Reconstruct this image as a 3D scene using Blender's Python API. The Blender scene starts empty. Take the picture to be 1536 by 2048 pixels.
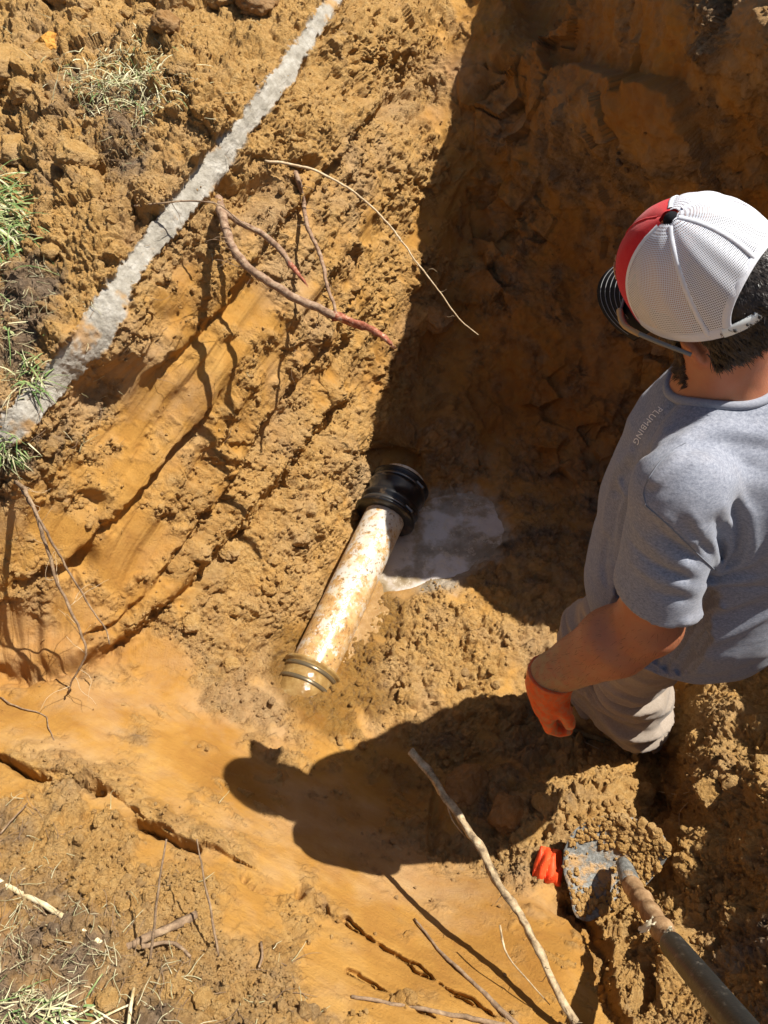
import bpy, math, random
import numpy as np
from mathutils import Vector, Matrix, Euler

random.seed(7)
rng = np.random.default_rng(7)
R = math.radians
scene = bpy.context.scene
COL = scene.collection

# ------------------------------------------------------------------ camera
CAM_H, PITCH, FPX = 2.25, R(50), 1500.0
SP, CP = math.sin(PITCH), math.cos(PITCH)
cam_data = bpy.data.cameras.new("camera")
cam_data.sensor_fit = 'VERTICAL'
cam_data.sensor_height = 24.0
cam_data.lens = 24.0 * FPX / 2048.0
cam_data.clip_start = 0.05
cam_data.clip_end = 400
cam = bpy.data.objects.new("camera", cam_data)
COL.objects.link(cam)
cam.location = (0, 0, CAM_H)
cam.rotation_euler = (R(90) - PITCH, 0, 0)
scene.camera = cam

# ------------------------------------------------------------------ light
SUN_EL, SUN_AZ = R(60), R(17)              # azimuth measured from +X towards +Y
sun_dir = Vector((math.cos(SUN_EL) * math.cos(SUN_AZ), math.cos(SUN_EL) * math.sin(SUN_AZ), math.sin(SUN_EL)))
world = bpy.data.worlds.new("World")
scene.world = world
world.use_nodes = True
wn = world.node_tree
wn.nodes.clear()
wo = wn.nodes.new("ShaderNodeOutputWorld")
wb = wn.nodes.new("ShaderNodeBackground")
ws = wn.nodes.new("ShaderNodeTexSky")
ws.sky_type = 'NISHITA'
ws.sun_disc = False
ws.sun_elevation = SUN_EL
ws.sun_rotation = R(90) - SUN_AZ
ws.dust_density = 2.0
wb.inputs["Strength"].default_value = 0.05
wn.links.new(ws.outputs[0], wb.inputs[0])
wn.links.new(wb.outputs[0], wo.inputs[0])
sl = bpy.data.lights.new("sun", 'SUN')
sl.energy = 5.0
sl.angle = R(0.5)
sl.color = (1.0, 0.955, 0.87)
so = bpy.data.objects.new("sun", sl)
so.rotation_euler = sun_dir.to_track_quat('Z', 'Y').to_euler()
so.location = (3, 2, 6)
COL.objects.link(so)
vs = scene.view_settings
vs.view_transform = 'Standard'
vs.look = 'None'
vs.exposure = 0.68
vs.gamma = 1.0
vs.use_curve_mapping = False
scene.cycles.max_bounces = 8
scene.cycles.diffuse_bounces = 5
scene.cycles.use_denoising = True

# ------------------------------------------------------------------ helpers
def W(px, py, z):
    """Site survey: the world point at height z seen at photo pixel px, py."""
    x = (px - 768) / FPX
    y = (1024 - py) / FPX
    dn = SP - y * CP
    fw = CP + y * SP
    t = (CAM_H - z) / dn
    return Vector((x * t, fw * t, z))

def P(p):
    """World point -> photo pixel (x, y, depth)."""
    d = CAM_H - p[2]
    zc = p[1] * CP + d * SP
    return (768 + FPX * p[0] / zc, 1024 - FPX * (p[1] * SP - d * CP) / zc, zc)

_perm = np.random.default_rng(3).integers(0, 2**31, 4096).astype(np.int64)
def _h(ix, iy, iz, k=0):
    h = (ix * 73856093) ^ (iy * 19349663) ^ (iz * 83492791) ^ (k * 2654435)
    return _perm[h & 4095]

def perlin(p, seed=0):
    p = p.astype(np.float32)
    i = np.floor(p).astype(np.int64)
    f = (p - i).astype(np.float32)
    u = f * f * f * (f * (f * 6 - 15) + 10)
    out = 0
    for dx in (0, 1):
        wx = u[:, 0] if dx else 1 - u[:, 0]
        for dy in (0, 1):
            wy = u[:, 1] if dy else 1 - u[:, 1]
            for dz in (0, 1):
                wz = u[:, 2] if dz else 1 - u[:, 2]
                h = _h(i[:, 0] + dx, i[:, 1] + dy, i[:, 2] + dz, seed)
                gx = ((h & 255) / 127.5 - 1).astype(np.float32)
                gy = (((h >> 8) & 255) / 127.5 - 1).astype(np.float32)
                gz = (((h >> 16) & 255) / 127.5 - 1).astype(np.float32)
                out = out + wx * wy * wz * (gx * (f[:, 0] - dx) + gy * (f[:, 1] - dy) + gz * (f[:, 2] - dz))
    return out * 1.1

def fbm(p, seed=0, octs=4, gain=0.5):
    a, s, out = 1.0, 1.0, 0
    for k in range(octs):
        out = out + a * perlin(p * s, seed + k * 17)
        a *= gain
        s *= 2.03
    return out

def worley(p, seed=0, tilt=False):
    """F1 distance, a random value per cell and (tilt) a slanted facet height per cell."""
    p = p.astype(np.float32)
    i = np.floor(p).astype(np.int64)
    best = np.full(len(p), 9.0, np.float32)
    val = np.zeros(len(p), np.float32)
    tl = np.zeros(len(p), np.float32)
    for dx in (-1, 0, 1):
        for dy in (-1, 0, 1):
            for dz in (-1, 0, 1):
                c0, c1, c2 = i[:, 0] + dx, i[:, 1] + dy, i[:, 2] + dz
                h = _h(c0, c1, c2, seed)
                ox = p[:, 0] - (c0 + (h & 255) / 255.0)
                oy = p[:, 1] - (c1 + ((h >> 8) & 255) / 255.0)
                oz = p[:, 2] - (c2 + ((h >> 16) & 255) / 255.0)
                d = ox ** 2 + oy ** 2 + oz ** 2
                m = d < best
                best = np.where(m, d, best)
                val = np.where(m, ((h >> 22) & 255) / 255.0, val)
                if tilt:
                    t = ox * (((h >> 3) & 63) / 31.5 - 1) + oy * (((h >> 11) & 63) / 31.5 - 1) + oz * (((h >> 18) & 63) / 31.5 - 1)
                    tl = np.where(m, t, tl)
    if tilt: return np.sqrt(best), val, tl
    return np.sqrt(best), val

def sstep(a, b, x):
    t = np.clip((x - a) / (b - a), 0, 1)
    return t * t * (3 - 2 * t)

def seg_dist(px, py, pts):
    """unsigned distance, signed side (+ = right-hand/lower side in the photo), arc parameter of nearest point"""
    best = np.full(px.shape, 1e9)
    side = np.zeros(px.shape)
    arc = np.zeros(px.shape)
    L = 0
    for (x0, y0), (x1, y1) in zip(pts[:-1], pts[1:]):
        ex, ey = x1 - x0, y1 - y0
        l = math.hypot(ex, ey)
        t = np.clip(((px - x0) * ex + (py - y0) * ey) / (l * l), 0, 1)
        dx, dy = px - (x0 + t * ex), py - (y0 + t * ey)
        d = np.hypot(dx, dy)
        m = d < best
        best = np.where(m, d, best)
        side = np.where(m, np.sign(ex * dy - ey * dx), side)
        arc = np.where(m, L + t * l, arc)
        L += l
    return best, side, arc

def tag(o, label=None, cat=None, group=None, kind=None):
    if label: o['label'] = label
    if cat: o['category'] = cat
    if group: o['group'] = group
    if kind: o['kind'] = kind
    return o

def mesh_obj(name, verts, faces, mat=None, parent=None, smooth=True):
    me = bpy.data.meshes.new(name)
    me.from_pydata([tuple(v) for v in verts], [], [tuple(f) for f in faces])
    me.update()
    if smooth:
        me.polygons.foreach_set('use_smooth', [True] * len(me.polygons))
    if mat: me.materials.append(mat)
    o = bpy.data.objects.new(name, me)
    COL.objects.link(o)
    if parent: o.parent = parent
    return o

def np_mesh(name, V, F, mat=None, parent=None, smooth=True):
    """V (n,3) float, F (m,k) int with k = 3 or 4."""
    V = np.ascontiguousarray(V, np.float32)
    F = np.ascontiguousarray(F, np.int32)
    k = F.shape[1]
    me = bpy.data.meshes.new(name)
    me.vertices.add(len(V))
    me.vertices.foreach_set('co', V.ravel())
    me.loops.add(F.size)
    me.loops.foreach_set('vertex_index', F.ravel())
    me.polygons.add(len(F))
    me.polygons.foreach_set('loop_start', np.arange(0, F.size, k, dtype=np.int32))
    me.polygons.foreach_set('loop_total', np.full(len(F), k, np.int32))
    me.update(calc_edges=True)
    me.validate()
    me.polygons.foreach_set('use_smooth', np.full(len(me.polygons), smooth))
    if mat: me.materials.append(mat)
    o = bpy.data.objects.new(name, me)
    COL.objects.link(o)
    if parent: o.parent = parent
    return o

def empty(name, loc=(0, 0, 0)):
    o = bpy.data.objects.new(name, None)
    o.empty_display_size = 0.05
    o.location = loc
    COL.objects.link(o)
    return o

# ------------------------------------------------------------------ materials
class NT:
    def __init__(self, name):
        self.m = bpy.data.materials.new(name)
        self.m.use_nodes = True
        self.t = self.m.node_tree
        self.b = self.t.nodes["Principled BSDF"]
    def n(self, kind, **kw):
        nd = self.t.nodes.new(kind)
        for k, v in kw.items():
            if k.startswith('i_'):
                key = k[2:]
                key = int(key) if key.isdigit() else key.replace('_', ' ')
                nd.inputs[key].default_value = v
            else:
                setattr(nd, k, v)
        return nd
    def l(self, a, b):
        self.t.links.new(a, b)
    def coord(self, which='Object'):
        return self.n('ShaderNodeTexCoord').outputs[which]
    def noise(self, vec, scale, detail=4, rough=0.55, scl=None):
        if scl:
            mp = self.n('ShaderNodeMapping')
            mp.inputs['Scale'].default_value = scl
            self.l(vec, mp.inputs[0])
            vec = mp.outputs[0]
        nd = self.n('ShaderNodeTexNoise')
        nd.inputs['Scale'].default_value = scale
        nd.inputs['Detail'].default_value = detail
        nd.inputs['Roughness'].default_value = rough
        self.l(vec, nd.inputs['Vector'])
        return nd.outputs['Fac']
    def ramp(self, fac, stops):
        r = self.n('ShaderNodeValToRGB')
        cr = r.color_ramp
        while len(cr.elements) > 1: cr.elements.remove(cr.elements[-1])
        for k, (p, c) in enumerate(stops):
            e = cr.elements[0] if k == 0 else cr.elements.new(p)
            e.position = p
            c = (c, c, c) if isinstance(c, (int, float)) else c
            e.color = (*c, 1)
        self.l(fac, r.inputs[0])
        return r.outputs[0]
    def mix(self, fac, a, b, mode='MIX'):
        m = self.n('ShaderNodeMix', data_type='RGBA', blend_type=mode)
        for s, v in ((m.inputs[0], fac), (m.inputs[6], a), (m.inputs[7], b)):
            if isinstance(v, (int, float)): s.default_value = v
            elif isinstance(v, tuple): s.default_value = (*v, 1)
            else: self.l(v, s)
        return m.outputs[2]
    def math(self, op, a, b=0.5):
        m = self.n('ShaderNodeMath', operation=op)
        for s, v in ((m.inputs[0], a), (m.inputs[1], b)):
            if isinstance(v, (int, float)): s.default_value = v
            else: self.l(v, s)
        return m.outputs[0]
    def bump(self, h, strength=0.5, dist=0.01, normal=None):
        b = self.n('ShaderNodeBump')
        b.inputs['Strength'].default_value = strength
        b.inputs['Distance'].default_value = dist
        self.l(h, b.inputs['Height'])
        if normal: self.l(normal, b.inputs['Normal'])
        return b.outputs[0]
    def set(self, color=None, rough=None, normal=None, spec=None, **kw):
        for key, v in (('Base Color', color), ('Roughness', rough), ('Normal', normal), ('Specular IOR Level', spec)):
            if v is None: continue
            s = self.b.inputs[key]
            if isinstance(v, (int, float)): s.default_value = v
            elif isinstance(v, tuple): s.default_value = (*v, 1)
            else: self.l(v, s)
        for k, v in kw.items():
            self.b.inputs[k.replace('_', ' ')].default_value = v
        return self.m

def soil_material(name="soil"):
    t = NT(name)
    co = t.coord()
    at = t.n('ShaderNodeAttribute', attribute_name='soil').outputs['Color']
    sep = t.n('ShaderNodeSeparateColor')
    t.l(at, sep.inputs[0])
    loose, dark, wet = sep.outputs[0], sep.outputs[1], sep.outputs[2]
    fl = t.n('ShaderNodeAttribute', attribute_name='flow').outputs['Vector']
    at2 = t.n('ShaderNodeAttribute', attribute_name='soil2').outputs['Color']
    sep2 = t.n('ShaderNodeSeparateColor')
    t.l(at2, sep2.inputs[0])
    red, pale = sep2.outputs[0], sep2.outputs[1]
    n1 = t.noise(co, 5, 6, 0.6)
    n2 = t.noise(co, 45, 6, 0.7)
    n3 = t.noise(co, 260, 3, 0.6)
    streak = t.noise(fl, 1.0, 5, 0.65, (1.2, 90, 1.2))
    streak2 = t.noise(fl, 1.0, 4, 0.6, (3, 300, 3))
    scraped = t.ramp(n1, [(0.3, (0.32, 0.15, 0.026)), (0.5, (0.44, 0.225, 0.046)), (0.70, (0.54, 0.31, 0.09))])
    scraped = t.mix(t.math('MULTIPLY', streak, 0.5), scraped, (0.24, 0.115, 0.028))
    crumb = t.ramp(n2, [(0.3, (0.44, 0.235, 0.062)), (0.5, (0.60, 0.355, 0.12)), (0.72, (0.72, 0.48, 0.20))])
    crumb = t.mix(t.math('MULTIPLY', n3, 0.5), crumb, (0.48, 0.27, 0.09))
    c = t.mix(loose, scraped, crumb)
    c = t.mix(t.math('MULTIPLY', t.ramp(t.noise(co, 2.6, 5, .65), [(.48, 0.0), (.66, 1.0)]), .45), c, (.42, .30, .19))
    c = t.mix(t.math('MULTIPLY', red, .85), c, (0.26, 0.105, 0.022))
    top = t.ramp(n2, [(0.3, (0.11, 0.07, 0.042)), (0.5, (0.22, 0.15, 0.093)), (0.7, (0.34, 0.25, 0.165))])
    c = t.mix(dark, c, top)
    pl = t.ramp(t.noise(co, 22, 6, 0.7), [(0.3, (0.25, 0.225, 0.18)), (0.5, (0.42, 0.385, 0.325)), (0.66, (0.60, 0.565, 0.50))])
    pl = t.mix(t.math('MULTIPLY', streak, 0.6), pl, (0.27, 0.235, 0.18))
    c = t.mix(pale, c, pl)
    wetc = t.mix(1.0, c, (0.62, 0.56, 0.42), 'MULTIPLY')
    c = t.mix(wet, c, wetc)
    rough = t.math('SUBTRACT', 0.93, t.math('MULTIPLY', wet, 0.62))
    h = t.math('ADD', t.math('MULTIPLY', t.noise(co, 160, 8, 0.7), t.math('ADD', t.math('MULTIPLY', loose, 0.9), 0.26)),
               t.math('MULTIPLY', t.math('ADD', streak, streak2), t.math('MULTIPLY', t.math('SUBTRACT', 1.0, loose), 0.11)))
    nb = t.bump(h, 1.0, 0.014)
    return t.set(c, rough, nb, 0.25)
M_SOIL = soil_material()
# ------------------------------------------------------------------ the excavation: surveyed spot heights
# (photo x, photo y, height, looseness 0..1, dark tone for topsoil and painted shade 0..1, wetness 0..1, redness 0..1)
CT = [
 # plateau upper left
 (-900,-500,1.35,1,.1,0,0), (-900,300,1.05,1,.3,0,0), (-900,1000,.85,1,.4,0,0), (0,-480,1.55,1,0,0,0), (600,-480,1.72,1,0,0,0),
 (0,0,1.34,1,0,0,0), (250,0,1.38,1,0,0,0), (480,0,1.42,1,0,0,0), (620,-120,1.47,1,0,0,0), (-400,0,1.3,1,0,0,0),
 (0,200,1.24,1,.0,0,0), (200,200,1.30,1,.35,0,0), (400,180,1.36,1,0,0,0), (100,350,1.2,1,.15,0,0), (250,300,1.26,1,.55,0,0),
 (0,450,1.14,1,.25,0,0), (200,450,1.2,1,.1,0,0), (80,600,1.09,1,.75,0,0), (0,700,1.04,1,.8,0,0), (-300,700,1.0,1,.8,0,0),
 # strip, top and foot
 (20,800,1.0,.6,.1,0,0), (130,690,1.06,.7,.2,0,0), (250,530,1.14,.8,.1,0,0), (340,410,1.2,.9,0,0,0), (430,290,1.27,.9,0,0,0), (530,170,1.34,.9,0,0,0), (640,10,1.42,.9,0,0,0),
 (80,850,.93,.8,.4,0,0), (260,630,1.06,.7,.1,0,0), (350,480,1.13,.7,0,0,0), (470,330,1.21,.9,0,0,0), (590,180,1.29,.9,0,0,0), (690,30,1.37,.9,0,0,0),
 (0,920,.88,1,.6,0,0), (-300,1000,.8,.8,.4,0,0),
 # left wall
 (60,1000,.76,.5,.35,0,0), (0,1150,.6,.3,0,0,0), (-300,1250,.55,.3,0,0,0), (180,800,.86,.6,.3,0,0), (150,950,.74,.25,0,0,0), (250,900,.72,.2,0,0,0), (120,1180,.5,.4,0,0,.2), (250,1100,.5,.15,.0,0,.3),
 (400,700,.88,.1,0,0,0), (330,780,.82,.1,0,0,0), (430,850,.66,.5,0,0,.1), (400,600,.98,.5,0,0,.2), (350,640,.96,.4,.1,0,.2), (550,500,1.02,.6,0,0,0), (520,640,.86,.35,0,0,0), (500,760,.74,.35,0,0,.1), (600,750,.62,.55,0,0,.1), (400,1000,.5,.6,0,0,.3),
 (700,250,1.16,.85,0,0,0), (760,60,1.29,.9,0,0,0), (650,420,1.0,.65,0,0,0), (700,520,.84,.5,0,0,0), (680,650,.68,.6,0,0,0), (820,380,.84,.9,0,0,0), (800,180,1.06,.9,0,0,0), (850,0,1.26,.9,0,0,0), (850,-200,1.42,.9,0,0,0), (760,560,.68,.7,0,0,0), (520,940,.42,.75,0,0,.1), (640,860,.4,.8,0,0,0),
 (0,1340,.36,.1,.1,0,.5), (100,1310,.38,.1,.1,0,.5), (210,1310,.32,.2,0,0,.4), (330,1200,.36,.5,0,0,.2),
 # slump at its foot
 (0,1385,.37,.1,0,0,.2), (-400,1420,.4,.2,0,0,0), (230,1365,.285,.7,0,0,0), (320,1340,.24,.1,0,0,.1), (400,1250,.25,1,0,0,.1), (480,1130,.27,1,0,0,.1), (500,1300,.14,1,0,.0,.2), (580,1180,.16,1,0,0,.1), (640,1050,.2,1,0,0,0), (700,900,.3,.95,0,0,0), (735,860,.26,.9,0,0,0),
 (735,960,.13,.9,0,0,0), (680,1060,.1,.9,0,0,0), (620,1190,.07,.9,0,.4,0), (570,1300,.05,.8,0,.8,0), (450,1400,.2,.9,0,0,.2),
 # channel of the pipe and the wet mud
 (745,1040,-.03,.4,0,.3,0), (690,1160,-.03,.4,0,.6,0), (610,1310,-.02,.4,0,1,0), (588,1392,.10,.5,0,.9,0), (628,1428,.115,.5,0,.9,0), (672,1445,.10,.6,0,.8,0), (760,1160,-.03,.3,0,.9,0), (700,1290,.008,.7,0,1,0), (720,1400,.05,.8,0,.7,0),
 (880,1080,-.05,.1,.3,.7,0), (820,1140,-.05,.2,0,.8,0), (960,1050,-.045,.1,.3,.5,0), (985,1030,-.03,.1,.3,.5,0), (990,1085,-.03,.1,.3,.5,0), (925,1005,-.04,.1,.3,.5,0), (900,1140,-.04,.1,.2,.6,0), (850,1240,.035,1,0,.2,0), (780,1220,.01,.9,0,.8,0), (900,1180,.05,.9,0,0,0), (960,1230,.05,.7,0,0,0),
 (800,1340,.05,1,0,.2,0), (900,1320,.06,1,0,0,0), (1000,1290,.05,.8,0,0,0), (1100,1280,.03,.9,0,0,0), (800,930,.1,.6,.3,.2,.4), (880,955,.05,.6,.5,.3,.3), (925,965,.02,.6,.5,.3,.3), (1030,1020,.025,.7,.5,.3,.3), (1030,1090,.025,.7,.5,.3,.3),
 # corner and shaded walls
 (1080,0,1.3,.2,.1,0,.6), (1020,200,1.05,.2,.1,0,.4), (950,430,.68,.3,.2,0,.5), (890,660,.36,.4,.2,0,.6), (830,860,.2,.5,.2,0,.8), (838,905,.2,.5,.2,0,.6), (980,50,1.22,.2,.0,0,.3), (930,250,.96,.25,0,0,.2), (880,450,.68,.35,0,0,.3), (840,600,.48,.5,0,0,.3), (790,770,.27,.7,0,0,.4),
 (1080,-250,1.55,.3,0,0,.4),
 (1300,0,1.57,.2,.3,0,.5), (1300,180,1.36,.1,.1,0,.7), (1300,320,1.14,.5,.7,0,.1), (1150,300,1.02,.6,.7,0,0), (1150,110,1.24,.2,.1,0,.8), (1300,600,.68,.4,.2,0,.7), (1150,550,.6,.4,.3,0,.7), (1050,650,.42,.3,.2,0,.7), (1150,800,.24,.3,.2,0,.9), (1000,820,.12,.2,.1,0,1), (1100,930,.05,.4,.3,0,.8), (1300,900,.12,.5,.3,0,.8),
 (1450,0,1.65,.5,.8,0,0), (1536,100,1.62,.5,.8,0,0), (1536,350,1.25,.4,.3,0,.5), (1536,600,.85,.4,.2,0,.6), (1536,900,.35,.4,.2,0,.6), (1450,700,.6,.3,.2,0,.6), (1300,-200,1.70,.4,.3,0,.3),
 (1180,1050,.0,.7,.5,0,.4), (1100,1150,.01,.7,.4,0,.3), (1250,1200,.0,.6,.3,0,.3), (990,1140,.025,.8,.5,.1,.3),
 # floor around the man, trench beside his boot
 (1000,1400,.05,.8,.2,0,0), (1100,1420,.0,.8,.3,0,0), (1200,1460,-.01,.7,.3,0,.2), (1260,1400,-.01,.7,.2,0,.2), (1400,1270,.05,.7,0,0,.1), (1340,1380,.02,.6,0,0,.3), (1330,1520,.06,.4,0,0,.6), (1330,1620,.12,.4,0,0,.6),
 (1470,1330,.2,1,0,0,0), (1410,1400,.27,1,0,0,0), (1536,1350,.34,1,0,0,0), (1470,1470,.41,1,0,0,0), (1400,1540,.35,1,0,0,0), (1380,1660,.33,1,0,0,0), (1365,1740,.35,1,0,0,0), (1460,1620,.45,1,0,0,0), (1536,1550,.56,1,.2,0,0), (1536,1720,.60,1,.4,0,0), (1460,1800,.43,1,.1,0,0),
 # lit mound of clods
 (1270,1500,.08,1,0,0,0), (1240,1560,.16,1,0,0,0), (1150,1590,.2,1,0,0,0), (1080,1640,.22,1,0,0,0), (1040,1700,.24,1,0,0,0), (1130,1690,.24,1,0,0,0), (1220,1650,.22,1,0,0,0), (1280,1640,.2,1,0,0,0), (1180,1800,.2,.8,0,0,0), (1280,1800,.28,.9,0,0,0),
 # low ground in the man's shadow
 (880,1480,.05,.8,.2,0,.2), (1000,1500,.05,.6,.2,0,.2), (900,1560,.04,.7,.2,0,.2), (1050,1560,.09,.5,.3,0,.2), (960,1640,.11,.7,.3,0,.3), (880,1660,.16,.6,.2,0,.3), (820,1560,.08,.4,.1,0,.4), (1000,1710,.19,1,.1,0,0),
 # foreground slope
 (600,1480,.15,.3,0,0,0), (700,1520,.12,.3,0,0,0), (560,1430,.12,.7,0,0,.2), (450,1470,.25,.15,0,0,.1), (300,1480,.38,.1,0,0,.1), (200,1410,.37,.0,0,0,.2), (330,1400,.27,.0,0,0,.1), (80,1440,.44,.05,0,0,0), (0,1470,.5,.3,0,0,0), (-400,1550,.55,.3,0,0,0),
 (450,1600,.42,.1,0,0,.1), (560,1620,.35,.1,0,0,0), (650,1620,.27,.1,0,0,.1), (750,1640,.2,.2,0,0,.1), (250,1600,.53,.3,0,0,0), (400,1680,.55,.2,0,0,0), (550,1720,.48,.25,0,0,0), (700,1740,.38,.05,0,0,.2), (850,1790,.33,.05,0,0,.2), (960,1790,.32,.0,0,0,.2), (1080,1830,.36,.0,0,0,.1), (1150,1900,.42,.0,0,0,.1), (950,1900,.45,.0,0,0,.2), (750,1850,.48,.05,0,0,.2), (1050,2048,.56,.1,0,0,0), (1160,2048,.54,.1,0,0,0),
 (550,1850,.58,.5,0,0,0), (650,1980,.64,.25,.1,0,0), (850,2048,.64,.2,0,0,0), (500,2048,.74,.8,.3,0,0), (350,1800,.66,.95,.1,0,0), (200,1720,.64,.9,.2,0,0), (60,1680,.64,.8,.3,0,0), (100,1820,.72,.8,.6,0,0), (0,1900,.77,.4,.6,0,0), (150,1980,.79,.5,.7,0,0), (350,1950,.75,1,.1,0,0), (0,2048,.82,.5,.7,0,0), (300,2060,.79,.7,.5,0,0), (0,1600,.62,.5,.1,0,0), (120,1620,.6,.5,.1,0,0),
 (600,2400,.86,.6,.3,0,0), (0,2400,.9,.6,.4,0,0), (1100,2400,.8,.6,.2,0,0), (600,3200,.9,.6,.3,0,0), (-600,3000,.95,.6,.3,0,0), (-700,2000,.85,.6,.3,0,0), (-900,1500,.75,.5,.2,0,0),
 # broken ridge by the spade handle
 (1260,1930,.34,.9,0,0,0), (1300,2048,.46,.9,0,0,0), (1350,1880,.40,1,0,0,0), (1420,1930,.45,.9,.1,0,0), (1380,2048,.50,.8,.2,0,0), (1470,2048,.56,.5,.2,0,0), (1536,1900,.6,1,.7,0,0), (1536,2048,.62,.8,.7,0,0), (1500,2400,.82,.7,.5,0,0),
]
# world-space spot heights outside the picture: the right bank and the high ground behind the far wall, unseen and shaped for their shadows
CW = [
 (.48,3.68,1.77,.8,0,0,0), (.70,3.22,1.77,.8,0,0,0), (.74,2.93,1.77,.8,0,0,0), (.79,2.45,1.77,.8,0,0,0), (.95,2.08,1.77,.8,0,0,0), (1.25,1.83,1.77,.8,0,0,0), (1.33,1.69,1.77,.8,0,0,0), (1.58,1.60,1.75,.8,0,0,0),
 (1.3,3.3,1.85,1,.4,0,0), (2.4,3.6,1.9,1,.4,0,0), (2.6,2.3,1.8,1,.4,0,0), (1.95,1.75,1.5,1,.4,0,0), (2.6,1.3,1.3,1,.4,0,0), (1.9,1.25,1.1,1,.2,0,0),
 (1.2,1.62,.2,.6,0,0,.3), (1.1,1.45,.1,.6,0,0,.3), (1.42,1.35,.4,.8,0,0,0), (1.15,1.1,.3,.8,0,0,0), (1.45,1.1,.75,.9,0,0,0), 
 (1.47,.98,1.31,1,.3,0,0), (1.29,.70,1.38,1,.3,0,0), (1.25,.54,1.39,1,.3,0,0), (1.14,.31,1.40,1,.3,0,0), (1.02,.02,1.36,1,.3,0,0), (1.17,.72,.82,1,.3,0,0), (1.10,.48,.82,1,.3,0,0), (.98,.25,.80,1,.3,0,0), (1.9,.6,1.45,1,.3,0,0), (1.5,-.3,1.25,1,.3,0,0), (2.6,.2,1.4,1,.3,0,0),
]
rows = [r for r in CT]
for (x, y, z, *rest) in CW:
    a, b, zc = P((x, y, z))
    rows.append((a, b, z, *rest))
CTA = np.array(rows, float)
cx, cy = CTA[:, 0] / 1000, CTA[:, 1] / 1000

def rbf_fit(vals, kern, smooth=0.0):
    n = len(cx)
    r = np.hypot(cx[:, None] - cx[None], cy[:, None] - cy[None])
    K = kern(r) + np.eye(n) * smooth
    Pm = np.stack([np.ones(n), cx, cy], 1)
    A = np.block([[K, Pm], [Pm.T, np.zeros((3, 3))]])
    sol = np.linalg.solve(A, np.concatenate([vals, np.zeros(3)]))
    def ev(x, y):
        out = sol[n] + sol[n + 1] * x + sol[n + 2] * y
        for k in range(n):
            out = out + sol[k] * kern(np.hypot(x - cx[k], y - cy[k]))
        return out
    return ev
k_z = lambda r: -np.sqrt(r * r + 0.02 ** 2)      # slightly rounded, never overshoots much
f_z = rbf_fit(CTA[:, 2], k_z)

def soft(col, x, y):
    num, den = 0, 1e-12
    for k in range(len(cx)):
        w = 1.0 / ((x - cx[k]) ** 2 + (y - cy[k]) ** 2 + 0.0004) ** 1.7
        num = num + w * CTA[k, col]
        den = den + w
    return num / den

def axis(lo, hi, step, out_lo, out_hi, g=1.045):
    a = list(np.arange(lo, hi + step * .5, step))
    s = step
    while a[-1] < out_hi:
        s *= g; a.append(a[-1] + s)
    s = step
    while a[0] > out_lo:
        s *= g; a.insert(0, a[0] - s)
    return np.array(a)
GX = axis(-30, 1566, 2.25, -1100, 3300)
GY = axis(-30, 2078, 2.25, -470, 3300)
NX, NY = len(GX), len(GY)

# coarse evaluation + bilinear upsampling
def coarse_eval(fn):
    gx = np.arange(-1160, 3480, 20.0); gy = np.arange(-540, 3480, 20.0)
    X, Y = np.meshgrid(gx / 1000, gy / 1000)
    C = fn(X, Y)
    return gx, gy, C
def upsample(pack, px, py):
    """Catmull-Rom upsampling of the coarse sheet."""
    gx, gy, C = pack
    fx = (px - gx[0]) / 20.0; fy = (py - gy[0]) / 20.0
    ix = np.clip(np.floor(fx).astype(int), 1, len(gx) - 3); iy = np.clip(np.floor(fy).astype(int), 1, len(gy) - 3)
    tx = fx - ix; ty = fy - iy
    def wts(t): return (-.5*t+t*t-.5*t**3, 1-2.5*t*t+1.5*t**3, .5*t+2*t*t-1.5*t**3, -.5*t*t+.5*t**3)
    wx, wy = wts(tx), wts(ty)
    out = 0
    for b in range(4):
        r = 0
        for a in range(4):
            r = r + wx[a] * C[iy - 1 + b, ix - 1 + a]
        out = out + wy[b] * r
    return out
Z_PACK = coarse_eval(f_z)
S_PACKS = [coarse_eval(lambda x, y, c=c: soft(c, x, y)) for c in (3, 4, 5, 6)]

PX, PY = np.meshgrid(GX, GY)
PX = PX.ravel(); PY = PY.ravel()
Zb = upsample(Z_PACK, PX, PY)

STRIP_T = [(-60, 905), (0, 840), (60, 765), (130, 690), (195, 600), (250, 525), (300, 455), (345, 400), (390, 345), (430, 285), (480, 235), (530, 165), (580, 100), (620, 45), (650, 0), (700, -80)]
STRIP_B = [(-20, 940), (30, 890), (85, 840), (150, 765), (215, 690), (262, 620), (265, 580), (310, 520), (350, 480), (400, 415), (455, 355), (480, 300), (540, 225), (590, 165), (625, 100), (655, 50), (690, 0), (740, -80)]
EDGE_SHADOW_CUT = [(1095, 1790), (1140, 1825), (1185, 1860), (1207, 1910), (1206, 1960), (1225, 2015), (1262, 2080), (1300, 2160)]  # slab edge cut; its groove also stands in for the handle's shadow band
CRACK1 = [(-40, 1495), (15, 1522), (60, 1548), (110, 1562), (150, 1578), (205, 1583)]
CRACK2 = [(268, 1648), (300, 1658), (345, 1682), (392, 1700)]
CRACK3 = [(612, 1804), (650, 1822), (691, 1842), (762, 1892), (830, 1932), (900, 1980), (990, 2030)]
CRACK4 = [(697, 1942), (770, 1980), (867, 2032), (920, 2060)]
SEAM = [(0, 1515), (60, 1530), (140, 1555), (205, 1575), (250, 1600), (290, 1640), (395, 1690), (470, 1720)]
LEDGE_FAR = [(1060, 120), (1090, 95), (1110, 150), (1180, 125), (1240, 145), (1330, 150), (1385, 185), (1400, 240)]

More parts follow.
